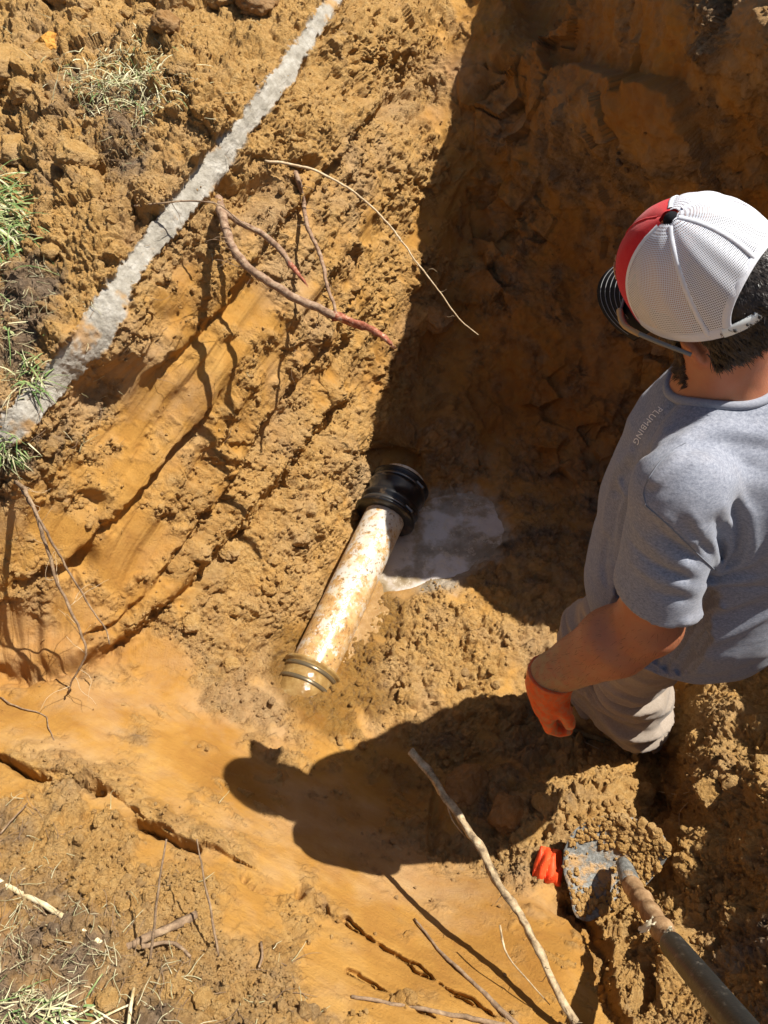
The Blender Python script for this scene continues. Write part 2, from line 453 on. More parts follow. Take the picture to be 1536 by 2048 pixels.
def wall_axes(px, py):
    """along / across the excavator's scrape direction on the left wall (photo px)."""
    bend = np.clip((950 - px) / 950, 0, 1) * np.clip((py - 1000) / 400, 0, 1)
    ang = np.arctan2(-830, 620) + bend * 0.55
    ux, uy = np.cos(-.93), np.sin(-.93)
    a = px * ux + py * uy
    c = -px * uy + py * ux
    c = c - 120 * bend * bend * 2
    return a, c

def in_poly(x, y, poly):
    inside = np.zeros(x.shape, bool)
    j = len(poly) - 1
    for i in range(len(poly)):
        xi, yi = poly[i]; xj, yj = poly[j]
        c = ((yi > y) != (yj > y)) & (x < (xj - xi) * (y - yi) / (yj - yi + 1e-9) + xi)
        inside ^= c
        j = i
    return inside

def base_world(px, py, z):
    x = (px - 768) / FPX; y = (1024 - py) / FPX
    dn = np.maximum(SP - y * CP, 0.02); fw = CP + y * SP
    t = (CAM_H - z) / dn
    return np.stack([x * t, fw * t, z], -1)

# large hand-placed shapes: (x, y, radius x, radius y, rotation deg, metres outward)
BUMPS = [
 (255, 685, 62, 42, -35, .030), (330, 590, 40, 40, 0, .022), (300, 720, 30, 22, -35, .012), (500, 395, 55, 28, -35, -.060), (455, 372, 26, 20, 0, -.05), (605, 335, 22, 18, 0, -.05),
 (175, 1005, 30, 24, -20, -.055), (165, 1120, 24, 30, 20, -.05), (150, 1165, 10, 22, 0, -.03), (395, 935, 20, 45, 15, -.035), (235, 655, 60, 20, -50, .0),
 (270, 1000, 120, 90, -50, .015), (560, 640, 70, 28, -50, .022), (640, 560, 60, 20, -55, .015), (500, 700, 60, 25, -50, .012), (330, 830, 110, 22, -52, -.025), (520, 560, 120, 16, -52, -.02), (690, 700, 80, 14, -58, -.015),
 (860, 640, 40, 34, 0, .05), (800, 900, 62, 46, 0, -.10), (1000, 560, 110, 90, 20, .04), (1250, 260, 160, 90, 15, .05), (1050, 120, 45, 60, 0, .04), (960, 500, 60, 40, 0, .0), (1180, 700, 60, 120, 20, -.03),
 (1290, 560, 40, 120, 20, .03), (960, 300, 50, 130, 25, -.02), (900, 850, 120, 40, -20, .03),
 (715, 1195, 12, 12, 0, 0), (780, 1265, 24, 20, 0, -.02), (450, 1390, 0.1, .1, 0, 0), (920, 1600, 60, 50, 0, .04), (1010, 1590, 40, 60, 20, .045), (870, 1640, 12, 70, 5, -.03),
 (860, 1215, 40, 26, 0, .02), (1090, 1660, 14, 16, 0, -.04), (1130, 1600, 50, 20, -30, .02), (1240, 1590, 40, 40, 0, .02),
 (300, 1885, 45, 18, -10, -.02), (240, 1900, 30, 20, 0, .015), (490, 1755, 8, 10, 0, -.02), (505, 1768, 8, 6, 0, -.02), (600, 1787, 8, 12, 0, -.03), (530, 1780, 26, 6, 10, -.018),
 (700, 190, 20, 30, 30, -.03), (820, 250, 20, 24, 0, -.02), (90, 200, 60, 50, 0, .02), (200, 330, 60, 40, 0, -.02), (120, 380, 30, 30, 0, -.03),
 (1440, 1560, 50, 70, 0, .03), (1400, 1690, 40, 30, 0, .03), (1460, 1430, 50, 40, 0, .03), (1345, 1930, 24, 60, 20, .03), (1290, 1990, 14, 50, 25, -.05),
]

def relief(px, py, world_pts, masks):
    """height of the fine relief, in metres along the surface normal."""
    L, D, Wt, Rd = masks
    wp = world_pts
    # warp so that clods are not round cells
    w = np.stack([perlin(wp * 14, 5), perlin(wp * 14, 6), perlin(wp * 14, 7)], -1) * 0.022
    q = wp + w
    f1, v1, t1 = worley(q * 15, 11, True)
    f2, v2, t2 = worley(q * 34 + 3.3, 12, True)
    f3, v3, t3 = worley(q * 80 + 7.7, 13, True)
    dome = lambda f: np.sqrt(np.clip(1 - (f / .82) ** 2, 0, 1))
    big = sstep(-.15, .3, fbm(wp * 4.5, 21, 3))
    med = sstep(-.3, .25, fbm(wp * 9, 22, 3))
    f0, v0, t0_ = worley(q * 7.5 + 1.1, 14, True)
    heap = sstep(520, 380, px) * sstep(560, 460, py)
    d = L * (0.036 * big * (dome(f1) * (.15 + v1) + .5 * t1) + 0.019 * (.25 + .75 * med) * (dome(f2) * (.3 + .9 * v2) + .6 * t2) + 0.0085 * (dome(f3) * (.4 + .8 * v3) + .5 * t3))
    d = d + L * heap * .055 * (dome(f0) * (.2 + v0) + .32 * t0_ - .25)
    d = d - L * .012
    d = d + 0.014 * fbm(wp * 5, 31, 4) * (0.3 + 0.7 * L)
    d = d + 0.0035 * fbm(wp * 90, 41, 3) * (0.10 + L)
    return d, v1

def fields(px, py, world_pts):
    L = np.clip(upsample(S_PACKS[0], px, py), 0, 1)
    D = np.clip(upsample(S_PACKS[1], px, py), 0, 1)
    Wt = np.clip(upsample(S_PACKS[2], px, py), 0, 1)
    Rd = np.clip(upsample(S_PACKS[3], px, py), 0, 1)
    return L, D, Wt, Rd
B = base_world(PX, PY, Zb)
# normals of the unbroken surface
G = B.reshape(NY, NX, 3)
du = np.gradient(G, axis=1); dv = np.gradient(G, axis=0)
N = np.cross(dv, du).reshape(-1, 3)
N /= (np.linalg.norm(N, axis=1, keepdims=True) + 1e-12)
TOCAM = np.array([0, 0, CAM_H]) - B
N[(N * TOCAM).sum(1) < 0] *= -1
Ng = N.reshape(NY, NX, 3)
for _ in range(6):
    Ng = (Ng + np.roll(Ng, 3, 0) + np.roll(Ng, -3, 0) + np.roll(Ng, 3, 1) + np.roll(Ng, -3, 1)) / 5
N = Ng.reshape(-1, 3)
N /= np.linalg.norm(N, axis=1, keepdims=True)

L, D, Wt, Rd = fields(PX, PY, B)
inner = (PX > -200) & (PX < 1750) & (PY > -200) & (PY < 2300)
# ragged transitions
n_a = fbm(B * 9, 51, 4)
n_b = fbm(B * 22, 52, 3)
L = np.clip(sstep(.18, .82, L + .55 * n_a + .3 * n_b), 0, 1)
D = np.clip(sstep(.15, .85, D + .5 * n_a - .3 * n_b), 0, 1)
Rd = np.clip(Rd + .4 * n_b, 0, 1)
Wt = sstep(.25, .75, Wt + .35 * n_a)

ax_, ac_ = wall_axes(PX, PY)
d_t, s_t, _ = seg_dist(PX, PY, STRIP_T)
d_b, s_b, _ = seg_dist(PX, PY, STRIP_B)
WALL_FOOT = [(-1200, 1420), (0, 1372), (120, 1352), (205, 1330), (300, 1290), (430, 1160), (560, 1010), (640, 900), (700, 840), (745, 800), (830, 760), (890, 620), (950, 430), (1020, 200), (1085, 0), (1130, -600)]
d_f, s_f, _ = seg_dist(PX, PY, WALL_FOOT)
left_wall = sstep(0, 40, np.where(s_b > 0, d_b, -d_b)) * sstep(-10, 40, -s_f * d_f) * (PY > -400)
# the pale sheared band
nn = fbm(B * 22, 61, 3) * 8 + fbm(B * 75, 62, 3) * 9
tt = np.where(s_t > 0, d_t, -d_t) + nn + 2
bb = np.where(s_b > 0, d_b, -d_b) + nn * .8 + 5
pale = sstep(-2, 3, tt) * sstep(3, -2, bb) * (PY < 960)
stain = sstep(.25, .6, fbm(B * 12, 63, 4) + .25 * fbm(B * 60, 64, 2))
pale_c = pale * (1 - .75 * stain)
foot = sstep(60, 0, np.abs(tt)) * (PY > 760) * sstep(200, 40, PX) * (PY < 960)
L = L * (1 - pale * .93)

rel, v1 = relief(PX, PY, B, (L, D, Wt, Rd))
rel *= 1 - .72 * pale
# long scrape ridges on the left wall
al = ax_ * .0022; ac = ac_ * .0022
rp = np.stack([al * .8 + 3, ac * 16 + .25 * fbm(B * 8, 71, 2), al * 0 + 2], -1)
ridge = fbm(rp, 72, 3, .45)
rp2 = np.stack([al * 1.5 + 9, ac * 60, al * 0], -1)
ridge2 = fbm(rp2, 73, 3, .6)
steps = np.tanh(6 * fbm(np.stack([al * .55 + 1, ac * 5.5, al * 0 + .5], -1), 74, 2)) 
rmod = .35 + .65 * sstep(-.2, .4, fbm(B * 4, 70, 2))
rel += left_wall * (0.017 * ridge * rmod + 0.0013 * ridge2 * (1 - .7 * L) + 0.015 * steps)
CREASE = [(-40, 1350), (60, 1352), (140, 1338), (210, 1318), (290, 1270), (350, 1205), (430, 1130), (500, 1060), (560, 985), (620, 900), (680, 820)]
d_c, s_c, arc_c = seg_dist(PX, PY, CREASE)
sdc = s_c * d_c + 9 * n_b
rel -= .042 * np.exp(-(sdc / 15) ** 2) * sstep(1150, 900, arc_c) * (.6 + .8 * sstep(-.3, .3, n_a))
rel += .022 * np.exp(-((sdc + 36) / 24) ** 2) * sstep(1150, 900, arc_c)
CREASE2 = [(0, 1175), (120, 1125), (260, 985), (330, 900), (400, 830), (450, 760)]
CREASE3 = [(120, 1290), (230, 1240), (330, 1130), (420, 1010), (470, 930), (560, 790), (640, 690), (720, 590)]
CREASE4 = [(300, 760), (400, 660), (480, 560), (560, 450), (640, 350), (720, 250), (800, 160)]
for cr_, am in ((CREASE2, .030), (CREASE3, .024), (CREASE4, .026)):
    dd_, ss_, aa_ = seg_dist(PX, PY, cr_)
    sx = ss_ * dd_ + 12 * n_b + 14 * n_a
    tot = sum(math.hypot(x1 - x0, y1 - y0) for (x0, y0), (x1, y1) in zip(cr_[:-1], cr_[1:]))
    env = sstep(0, 80, aa_) * sstep(tot, tot - 80, aa_)
    rel += am * env * (sstep(8, -6, sx) * np.exp(-np.clip(-sx, 0, 900) / 45) - .6 * np.exp(-((sx - 10) / 14) ** 2))
# foreground slope scrape lines, gentle
fa = (PX * .87 + PY * .49) * .0022; fc = (-PX * .49 + PY * .87) * .0022
fg = sstep(1390, 1440, PY + np.clip(PX - 200, 0, 400) * .05) * (1 - L)
rel += fg * (0.004 * fbm(np.stack([fa * 2.2, fc * 14, fa * 0 + 4], -1), 75, 3, .5))
flakes = sstep(.0, .35, fbm(B * 3.5, 86, 3)) * sstep(.2, .3, fbm(np.stack([fa * 6, fc * 22, fa * 0 + 8], -1), 76, 4, .6))
rel += fg * 0.006 * flakes
L = np.clip(L + fg * flakes * .6, 0, 1)
# shaded walls: gentle bucket marks
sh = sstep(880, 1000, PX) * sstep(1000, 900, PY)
f_s, v_s, t_s = worley(B * 9, 87, True)
rel += sh * (0.030 * (v_s - .5) * sstep(.0, .3, fbm(B * 3, 88, 3)) + .05 * t_s * sstep(.0, .3, fbm(B * 3, 88, 3)) + 0.036 * fbm(B * 6, 77, 5, .6) + .012 * fbm(np.stack([PX * .004 + PY * .0015, PY * .0009, PX * 0], -1) * 6, 78, 3))
# pale band sits a little proud, sharply cut
rel += pale * (0.004 + 0.0035 * fbm(np.stack([al * 3, ac * 20, al * 0], -1), 79, 3) + .004 * sstep(.0, .3, fbm(B * 40, 80, 3)))
rel += 0.012 * np.exp(-(tt / 5) ** 2) * (PY < 960) * sstep(-.2, .5, n_b + .2)
rel -= 0.022 * np.exp(-((bb - 9) / 8) ** 2) * (PY < 900) * sstep(-.15, .25, n_a)
for (x0, y0, rx, ry, rot, amp) in BUMPS:
    if amp == 0: continue
    c_, s_ = math.cos(R(rot)), math.sin(R(rot))
    dx, dy = PX - x0, PY - y0
    m = (np.abs(dx) < 3 * max(rx, ry)) & (np.abs(dy) < 3 * max(rx, ry))
    u = (dx[m] * c_ + dy[m] * s_) / rx; v = (-dx[m] * s_ + dy[m] * c_) / ry
    r2 = u * u + v * v + .25 * n_a[m]
    rel[m] += amp * np.exp(-np.clip(r2, 0, 30) ** 1.6)
d, s, _ = seg_dist(PX, PY, LEDGE_FAR)
sd = s * d + 10 * n_b
rel += 0.055 * sstep(-3, 5, sd) * np.exp(-np.clip(sd, 0, 900) / 130) * (PX > 950) * (PX < 1500) * (PY < 420)

rel = rel * (1 - .6 * pale) + pale * (.003 + .0035 * fbm(B * 45, 89, 3))
CORNER = [(1100, -60), (1080, 40), (1050, 120), (1020, 200), (950, 430), (890, 660), (835, 850)]
d_k, s_k, a_k = seg_dist(PX, PY, CORNER)
rel -= .055 * np.exp(-((d_k + 12 * n_a) / 34) ** 2)
rel += .020 * np.exp(-((s_k * d_k - 75) / 40) ** 2) * (PY < 900)
rel += .016 * fbm(B * 16, 90, 4) * in_poly(PX, PY, [(862, 962), (980, 962), (1050, 1030), (1040, 1120), (960, 1180), (900, 1200), (850, 1190), (860, 1060)])
rel *= 1 - .45 * in_poly(PX, PY, [(862, 992), (915, 982), (965, 995), (1002, 1035), (1010, 1075), (990, 1115), (945, 1138), (905, 1168), (850, 1180), (760, 1190), (740, 1150), (800, 1060)])
off = N * rel[:, None]
# sharp cuts measured straight down
dz = np.zeros_like(PX)
d, s, arc = seg_dist(PX, PY, EDGE_SHADOW_CUT)
wob = 8 * fbm(B * 18, 81, 3)
dz -= 0.075 * sstep(0, 1, (20 - np.abs(d + wob)) / 9) * sstep(0, 60, arc)
for cr, dep, wd in ((CRACK1, .075, 7.5), (CRACK2, .075, 8.5), (CRACK3, .028, 3.6), (CRACK4, .02, 3.2)):
    d, s, arc = seg_dist(PX, PY, cr)
    dz -= dep * np.exp(-((d + 3.5 * n_b * 3) / (wd * (.6 + .6 * np.abs(n_a)))) ** 2)
d, s, arc = seg_dist(PX, PY, SEAM)
sd = s * d + 10 * n_b
crust = sstep(4, -4, sd) * sstep(-60, -14, sd) * sstep(0, 30, arc)
dz += 0.020 * crust * (1 + 1.8 * n_b)
L = np.maximum(L, crust * .8)
# caved-in dark bed under the sun-lit slump by the wall foot
V = B + off
V[:, 2] += dz
pale_c = np.maximum(pale_c, foot * .5 * sstep(0, .3, n_b + .1))
rim = [(872, 992), (915, 985), (960, 998), (1000, 1035), (1008, 1070), (985, 1110), (940, 1130), (905, 1165), (850, 1172)]
d_p, s_p, _ = seg_dist(PX, PY, rim)
pale_c = np.maximum(pale_c, .75 * np.exp(-((d_p + 14 * n_b) / 17) ** 2))
pp = sstep(1400, 1440, PX) * sstep(1880, 1960, PY) * sstep(2300, 2150, PY)
pale_c = np.maximum(pale_c, pp * .8 * sstep(-.15, .3, n_a))
D = np.clip(D * (1 - .5 * sh) + .22 * sh * sstep(-.3, .5, n_a), 0, 1)  # dark tone raised on the shaded walls, painting their shade deeper

keep = np.ones((NY, NX), bool)
idx = np.arange(NX * NY).reshape(NY, NX)
F = np.stack([idx[1:, :-1], idx[1:, 1:], idx[:-1, 1:], idx[:-1, :-1]], -1).reshape(-1, 4)
fcx = PX[F].mean(1); fcy = PY[F].mean(1)
fpale = pale[F].mean(1) > .5
# which piece of the setting each face belongs to
WALL_POLY = [(690, -600), (640, 20), (560, 150), (430, 300), (330, 440), (200, 620), (60, 800), (-1200, 1000), (-1200, 1420), (0, 1372), (120, 1352), (205, 1330), (300, 1290), (430, 1160), (560, 1010), (640, 900), (700, 840), (745, 880), (830, 870), (890, 670), (950, 450), (1020, 200), (1085, 0), (1130, -600)]
FAR_POLY = [(1085, 0), (1020, 200), (950, 450), (890, 670), (830, 870), (900, 930), (1020, 965), (1150, 990), (1250, 1010), (1400, 1030), (1640, 980), (2000, 700), (1900, 0), (1500, -160), (1290, -250), (1100, -600)]
SLOPE_POLY = [(-1200, 1420), (0, 1372), (120, 1352), (205, 1330), (240, 1362), (340, 1330), (440, 1420), (560, 1440), (640, 1480), (720, 1540), (800, 1540), (850, 1680), (970, 1740), (1090, 1790), (1165, 1840), (1188, 1900), (1185, 1960), (1205, 2020), (1300, 2200), (1500, 3400), (-1200, 3400)]
wallm = in_poly(fcx, fcy, WALL_POLY) & ~fpale
farm = in_poly(fcx, fcy, FAR_POLY) & ~wallm & ~fpale
slopem = in_poly(fcx, fcy, SLOPE_POLY) & ~wallm & ~farm & ~fpale
sdp, ssp, _ = seg_dist(fcx, fcy, STRIP_T)
plateau = ((fcx < 760) & (fcy < 1372) | (fcy < -120)) & ~wallm & ~farm & ~slopem & ~fpale & ~(in_poly(fcx, fcy, [(200, 1372), (205, 1330), (300, 1290), (430, 1160), (560, 1010), (640, 900), (700, 840), (745, 880), (760, 1372)]))
wall_c = V[F].mean(1)
floorm = ~(wallm | farm | slopem | plateau | fpale)
bankm = floorm & ((fcx > 1660) | (wall_c[:, 0] > 1.05) | (fcx > 1340) & (fcy > 1480))
floorm &= ~bankm
plateau &= ~bankm

flow = np.stack([al, ac, np.zeros_like(al)], -1)
fgm = in_poly(PX, PY, [(-1200, 1420), (0, 1372), (120, 1352), (205, 1330), (240, 1362), (340, 1330), (440, 1420), (560, 1440), (640, 1480), (720, 1540), (1536, 1560), (3400, 1600), (3400, 3500), (-1200, 3500)])
flow[fgm] = np.stack([fa[fgm], fc[fgm], np.zeros(fgm.sum())], -1)
shm = (PX > 1000) & (PY < 1000)
flow[shm] = np.stack([PY[shm] * .0022, PX[shm] * .0022, PX[shm] * 0], -1)
# normals of the whole sheet, shared by every piece so no seam shows
Gv = V.reshape(NY, NX, 3)
vn = np.cross(np.gradient(Gv, axis=0), np.gradient(Gv, axis=1)).reshape(-1, 3)
vn /= (np.linalg.norm(vn, axis=1, keepdims=True) + 1e-12)
if np.median((vn * N).sum(1)) < 0: vn = -vn
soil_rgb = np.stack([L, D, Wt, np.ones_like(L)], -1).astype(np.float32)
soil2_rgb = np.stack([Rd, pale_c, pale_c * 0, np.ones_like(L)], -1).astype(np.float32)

def piece(name, mask, label):
    f = F[mask]
    used = np.unique(f)
    remap = np.full(len(V), -1, np.int64)
    remap[used] = np.arange(len(used))
    o = np_mesh(name, V[used], remap[f], M_SOIL)
    me = o.data
    a = me.attributes.new('soil', 'FLOAT_COLOR', 'POINT'); a.data.foreach_set('color', soil_rgb[used].ravel())
    a = me.attributes.new('soil2', 'FLOAT_COLOR', 'POINT'); a.data.foreach_set('color', soil2_rgb[used].ravel())
    a = me.attributes.new('flow', 'FLOAT_VECTOR', 'POINT'); a.data.foreach_set('vector', flow[used].astype(np.float32).ravel())
    me.normals_split_custom_set_from_vertices(vn[used].astype(np.float32))
    tag(o, label, kind='structure')
    return o
piece('pit_wall_left', wallm, 'sunlit orange clay wall of the pit with scrape marks and crumbling soil')
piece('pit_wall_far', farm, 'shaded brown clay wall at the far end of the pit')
piece('clay_band', fpale, 'pale grey sheared band of hard clay along the top of the left pit wall')
piece('foreground_slope', slopem, 'smooth orange clay slope with cracks nearest the viewer')
piece('ground', plateau, 'lumpy loose sandy ground above the left pit wall')
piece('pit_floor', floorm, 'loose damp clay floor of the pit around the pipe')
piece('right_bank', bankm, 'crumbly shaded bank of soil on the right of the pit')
# outer ground to the horizon
ring = np.concatenate([idx[0, :], idx[1:, -1], idx[-1, -2::-1], idx[-2:0:-1, 0]])
RV = V[ring]
dirs = RV[:, :2] - np.array([.2, 1.2])
dirs /= np.linalg.norm(dirs, axis=1, keepdims=True)
rv = [RV]
for dist in (1.5, 5, 20, 90):
    q = RV.copy(); q[:, :2] += dirs * dist
    q[:, 2] = RV[:, 2] + (1.2 - RV[:, 2]) * min(1, dist / 20) + .05 * fbm(q * .8, 5, 2) - .03
    rv.append(q)
rv = np.concatenate(rv); n = len(ring)
rf = []
for k in range(4):
    a = np.arange(n) + k * n; b = np.roll(np.arange(n), -1) + k * n
    rf.append(np.stack([a, b, b + n, a + n], -1))
o = np_mesh('surrounding_ground', rv, np.concatenate(rf), M_SOIL)
a = o.data.attributes.new('soil', 'FLOAT_COLOR', 'POINT'); a.data.foreach_set('color', np.tile(np.array([.9, .4, 0, 1], np.float32), len(rv)))
tag(o, 'open earth ground stretching away around the pit', kind='structure')

def ground_at(px, py):
    """nearest surface vertex of the finished ground at a photo position"""
    i = np.argmin(np.abs(GX - px)); j = np.argmin(np.abs(GY - py))
    return Vector(V[j * NX + i]), Vector(vn[j * NX + i])
# ------------------------------------------------------------------ distance-field modelling helpers
def A3(v): return np.array(v, np.float32)

def sd_cone(p, a, b, ra, rb):
    """capsule with changing radius"""
    a, b = A3(a), A3(b)
    ab = b - a
    t = np.clip(((p - a) @ ab) / float(ab @ ab), 0, 1)
    return np.linalg.norm(p - (a + t[:, None] * ab), axis=1) - (ra + (rb - ra) * t)

def sd_ell(p, c, axes, rad):
    """ellipsoid; axes: three orthonormal rows"""
    q = (p - A3(c)) @ A3(axes).T
    r = A3(rad)
    k0 = np.linalg.norm(q / r, axis=1)
    k1 = np.linalg.norm(q / (r * r), axis=1)
    return k0 * (k0 - 1) / (k1 + 1e-9)

def smin(a, b, k):
    h = np.clip(.5 + .5 * (b - a) / k, 0, 1)
    return b * (1 - h) + a * h - k * h * (1 - h)

def curve_d(p, pts):
    best = np.full(len(p), 9.0, np.float32)
    tt = np.zeros(len(p), np.float32)
    n = len(pts) - 1
    for i in range(n):
        a, b = A3(pts[i]), A3(pts[i + 1])
        ab = b - a
        t = np.clip(((p - a) @ ab) / (float(ab @ ab) + 1e-12), 0, 1)
        d = np.linalg.norm(p - (a + t[:, None] * ab), axis=1)
        m = d < best
        best = np.where(m, d, best)
        tt = np.where(m, (i + t) / n, tt)
    return best, tt

def surface_nets(fn, lo, hi, h):
    lo = np.array(lo, float); hi = np.array(hi, float)
    n = np.ceil((hi - lo) / h).astype(int) + 1
    xs = [lo[k] + h * np.arange(n[k]) for k in range(3)]
    g = np.stack(np.meshgrid(*xs, indexing='ij'), -1).reshape(-1, 3).astype(np.float32)
    # coarse pass first: only evaluate near the surface
    vals = np.full(len(g), 1.0, np.float32)
    cst = 4
    ci = [np.arange(0, n[k] + cst, cst) for k in range(3)]
    cg = np.stack(np.meshgrid(*[lo[k] + h * ci[k] for k in range(3)], indexing='ij'), -1)
    cv = fn(cg.reshape(-1, 3).astype(np.float32)).reshape(cg.shape[:3])
    ii = np.stack(np.meshgrid(*[np.minimum((np.arange(n[k]) + cst // 2) // cst, cv.shape[k] - 1) for k in range(3)], indexing='ij'), -1).reshape(-1, 3)
    near = cv[ii[:, 0], ii[:, 1], ii[:, 2]]
    m = np.abs(near) < h * cst * 1.8
    vals[~m] = near[~m]
    vals[m] = fn(g[m])
    v = vals.reshape(n)
    cnt = np.zeros(n - 1, np.float32)
    acc = np.zeros((*(n - 1), 3), np.float32)
    corners = [(i, j, k) for i in (0, 1) for j in (0, 1) for k in (0, 1)]
    sl = lambda c: v[c[0]:n[0] - 1 + c[0], c[1]:n[1] - 1 + c[1], c[2]:n[2] - 1 + c[2]]
    for a in corners:
        for ax in range(3):
            if a[ax]: continue
            b = list(a); b[ax] = 1
            va, vb = sl(a), sl(tuple(b))
            cr = (va < 0) != (vb < 0)
            t = np.where(cr, va / np.where(cr, va - vb, 1), 0)
            for c in range(3):
                acc[..., c] += np.where(cr, a[c] + (t if c == ax else 0), 0)
            cnt += cr
    act = cnt > 0
    vid = np.full(cnt.shape, -1, np.int64)
    vid[act] = np.arange(act.sum())
    idx3 = np.argwhere(act)
    verts = lo + h * (idx3 + acc[act] / cnt[act][:, None])
    faces = []
    ng = v < 0
    for ax in range(3):
        o1, o2 = [(1, 2), (2, 0), (0, 1)][ax]
        s0 = [slice(1, n[k] - 1) for k in range(3)]; s0[ax] = slice(0, n[ax] - 1)
        s1 = list(s0); s1[ax] = slice(1, n[ax])
        a, b = ng[tuple(s0)], ng[tuple(s1)]
        for flip, mm in ((False, a & ~b), (True, ~a & b)):
            e = np.argwhere(mm)
            if not len(e): continue
            e = e + np.array([s.start for s in s0])
            q = []
            for (d1, d2) in ((0, 0), (1, 0), (1, 1), (0, 1)):
                f = e.copy(); f[:, o1] -= d1; f[:, o2] -= d2
                q.append(vid[f[:, 0], f[:, 1], f[:, 2]])
            q = np.stack(q, -1)
            if not flip: q = q
            else: q = q[:, ::-1]
            faces.append(q)
    F_ = np.concatenate(faces)
    F_ = F_[(F_ >= 0).all(1)]
    return verts, F_

def hit(fn, px, py, far=3.0):
    """where the sight line through a photo position meets a distance field"""
    x = (px - 768) / FPX; y = (1024 - py) / FPX
    d = np.array([x, CP + y * SP, -(SP - y * CP)]); d /= np.linalg.norm(d)
    t = 0.6
    for _ in range(220):
        p = np.array([[0, 0, CAM_H]]) + d * t
        s = float(fn(p.astype(np.float32))[0])
        if s < .0006: return p[0]
        t += max(s * .6, .0006)
        if t > far: return None
    return p[0]

# ------------------------------------------------------------------ the man: skeleton (metres)
tf = A3((-.93, .37, 0)); tl = A3((-.37, -.93, 0)); tu = A3((0, 0, 1))
HEADC = A3((.430, .922, 1.680))
hf = A3((-.76, -.07, -.64)); hf /= np.linalg.norm(hf)
hu = A3((0, 0, 1)) - hf[2] * hf; hu /= np.linalg.norm(hu)
hl = np.cross(hu, hf)
YAW = R(-54)
hf, hl = hf * math.cos(YAW) + hl * math.sin(YAW), hl * math.cos(YAW) - hf * math.sin(YAW)
HA = np.stack([hf, hl, hu])
NECK = A3((.535, .905, 1.49))
CHEST = A3((.575, .905, 1.33))
SH_L = A3((.435, .735, 1.425)); EL_L = A3(W(1296, 1248, 1.14)); WR_L = A3(W(1105, 1348, .93)); HD_L = A3(W(1076, 1428, .80))
SH_R = A3((.71, 1.08, 1.43)); EL_R = A3((.80, 1.17, 1.15)); WR_R = A3((.75, 1.17, .92)); HD_R = A3((.72, 1.16, .80))
HIP = A3((.63, .93, .93))
HIP_L = A3((.60, .86, .90)); KN_L = A3(W(1262, 1335, .50)); AN_L = A3(W(1262, 1440, .12))
HIP_R = A3((.69, 1.02, .90)); KN_R = A3(W(1200, 1272, .48)); AN_R = A3(W(1215, 1395, .10))

person = empty('person', ((KN_L[0] + KN_R[0]) / 2, (AN_L[1] + AN_R[1]) / 2, 0.0))
tag(person, 'man in grey t-shirt and white mesh cap standing in the pit above the pipe', 'person')
PINV = Matrix.Translation(person.location).inverted()
def person_part(name, Vx, Fx, mat, parent=None, smooth=True):
    o = np_mesh(name, np.asarray(Vx) - np.array(person.location), Fx, mat, parent or person, smooth)
    return o

# materials
def skin_mat():
    t = NT("skin"); co = t.coord()
    n = t.noise(co, 9, 5, .6); n2 = t.noise(co, 60, 5, .7)
    c = t.ramp(n, [(.3, (.38, .115, .052)), (.55, (.45, .15, .072)), (.75, (.50, .185, .095))])
    c = t.mix(t.ramp(n2, [(.60, 0.0), (.78, .45)]), c, (.34, .15, .07))
    at = t.n('ShaderNodeAttribute', attribute_name='dirt').outputs['Fac']
    dm = t.math('MULTIPLY', at, t.ramp(t.noise(co, 40, 6, .75), [(.35, 0.15), (.6, 1.0)]))
    c = t.mix(dm, c, (.36, .23, .11))
    c = t.mix(t.n('ShaderNodeAttribute', attribute_name='scalp').outputs['Fac'], c, (.03, .02, .015))
    nb = t.bump(t.noise(co, 420, 4, .6), .25, .002)
    return t.set(c, .48, nb, .4, Subsurface_Weight=.12, Subsurface_Scale=.01)
M_SKIN = skin_mat()
def cloth_mat(name, a, b, dirt=(.40, .26, .12), dirt_amt=.35, fine=900, rough=.95):
    t = NT(name); co = t.coord()
    n = t.noise(co, 190, 4, .8, (1, 1, 2.2)); n2 = t.noise(co, 5, 5, .6)
    c = t.mix(t.ramp(n, [(.3, 0.0), (.7, 1.0)]), a, b)
    c = t.mix(t.math('MULTIPLY', t.ramp(n2, [(.52, 0.0), (.72, 1.0)]), dirt_amt), c, dirt)
    nb = t.bump(t.noise(co, fine, 2, .6), .35, .0015)
    nb = t.bump(t.noise(co, 28, 3, .5), .25, .006, nb)
    return t.set(c, rough, nb, .15, Sheen_Weight=.15)
M_SHIRT = cloth_mat("heather_grey_cotton", (.145, .158, .20), (.36, .375, .43), dirt_amt=.12)
M_TROUS = cloth_mat("grey_work_trousers", (.28, .225, .175), (.40, .335, .275), dirt=(.27, .17, .085), dirt_amt=.8)

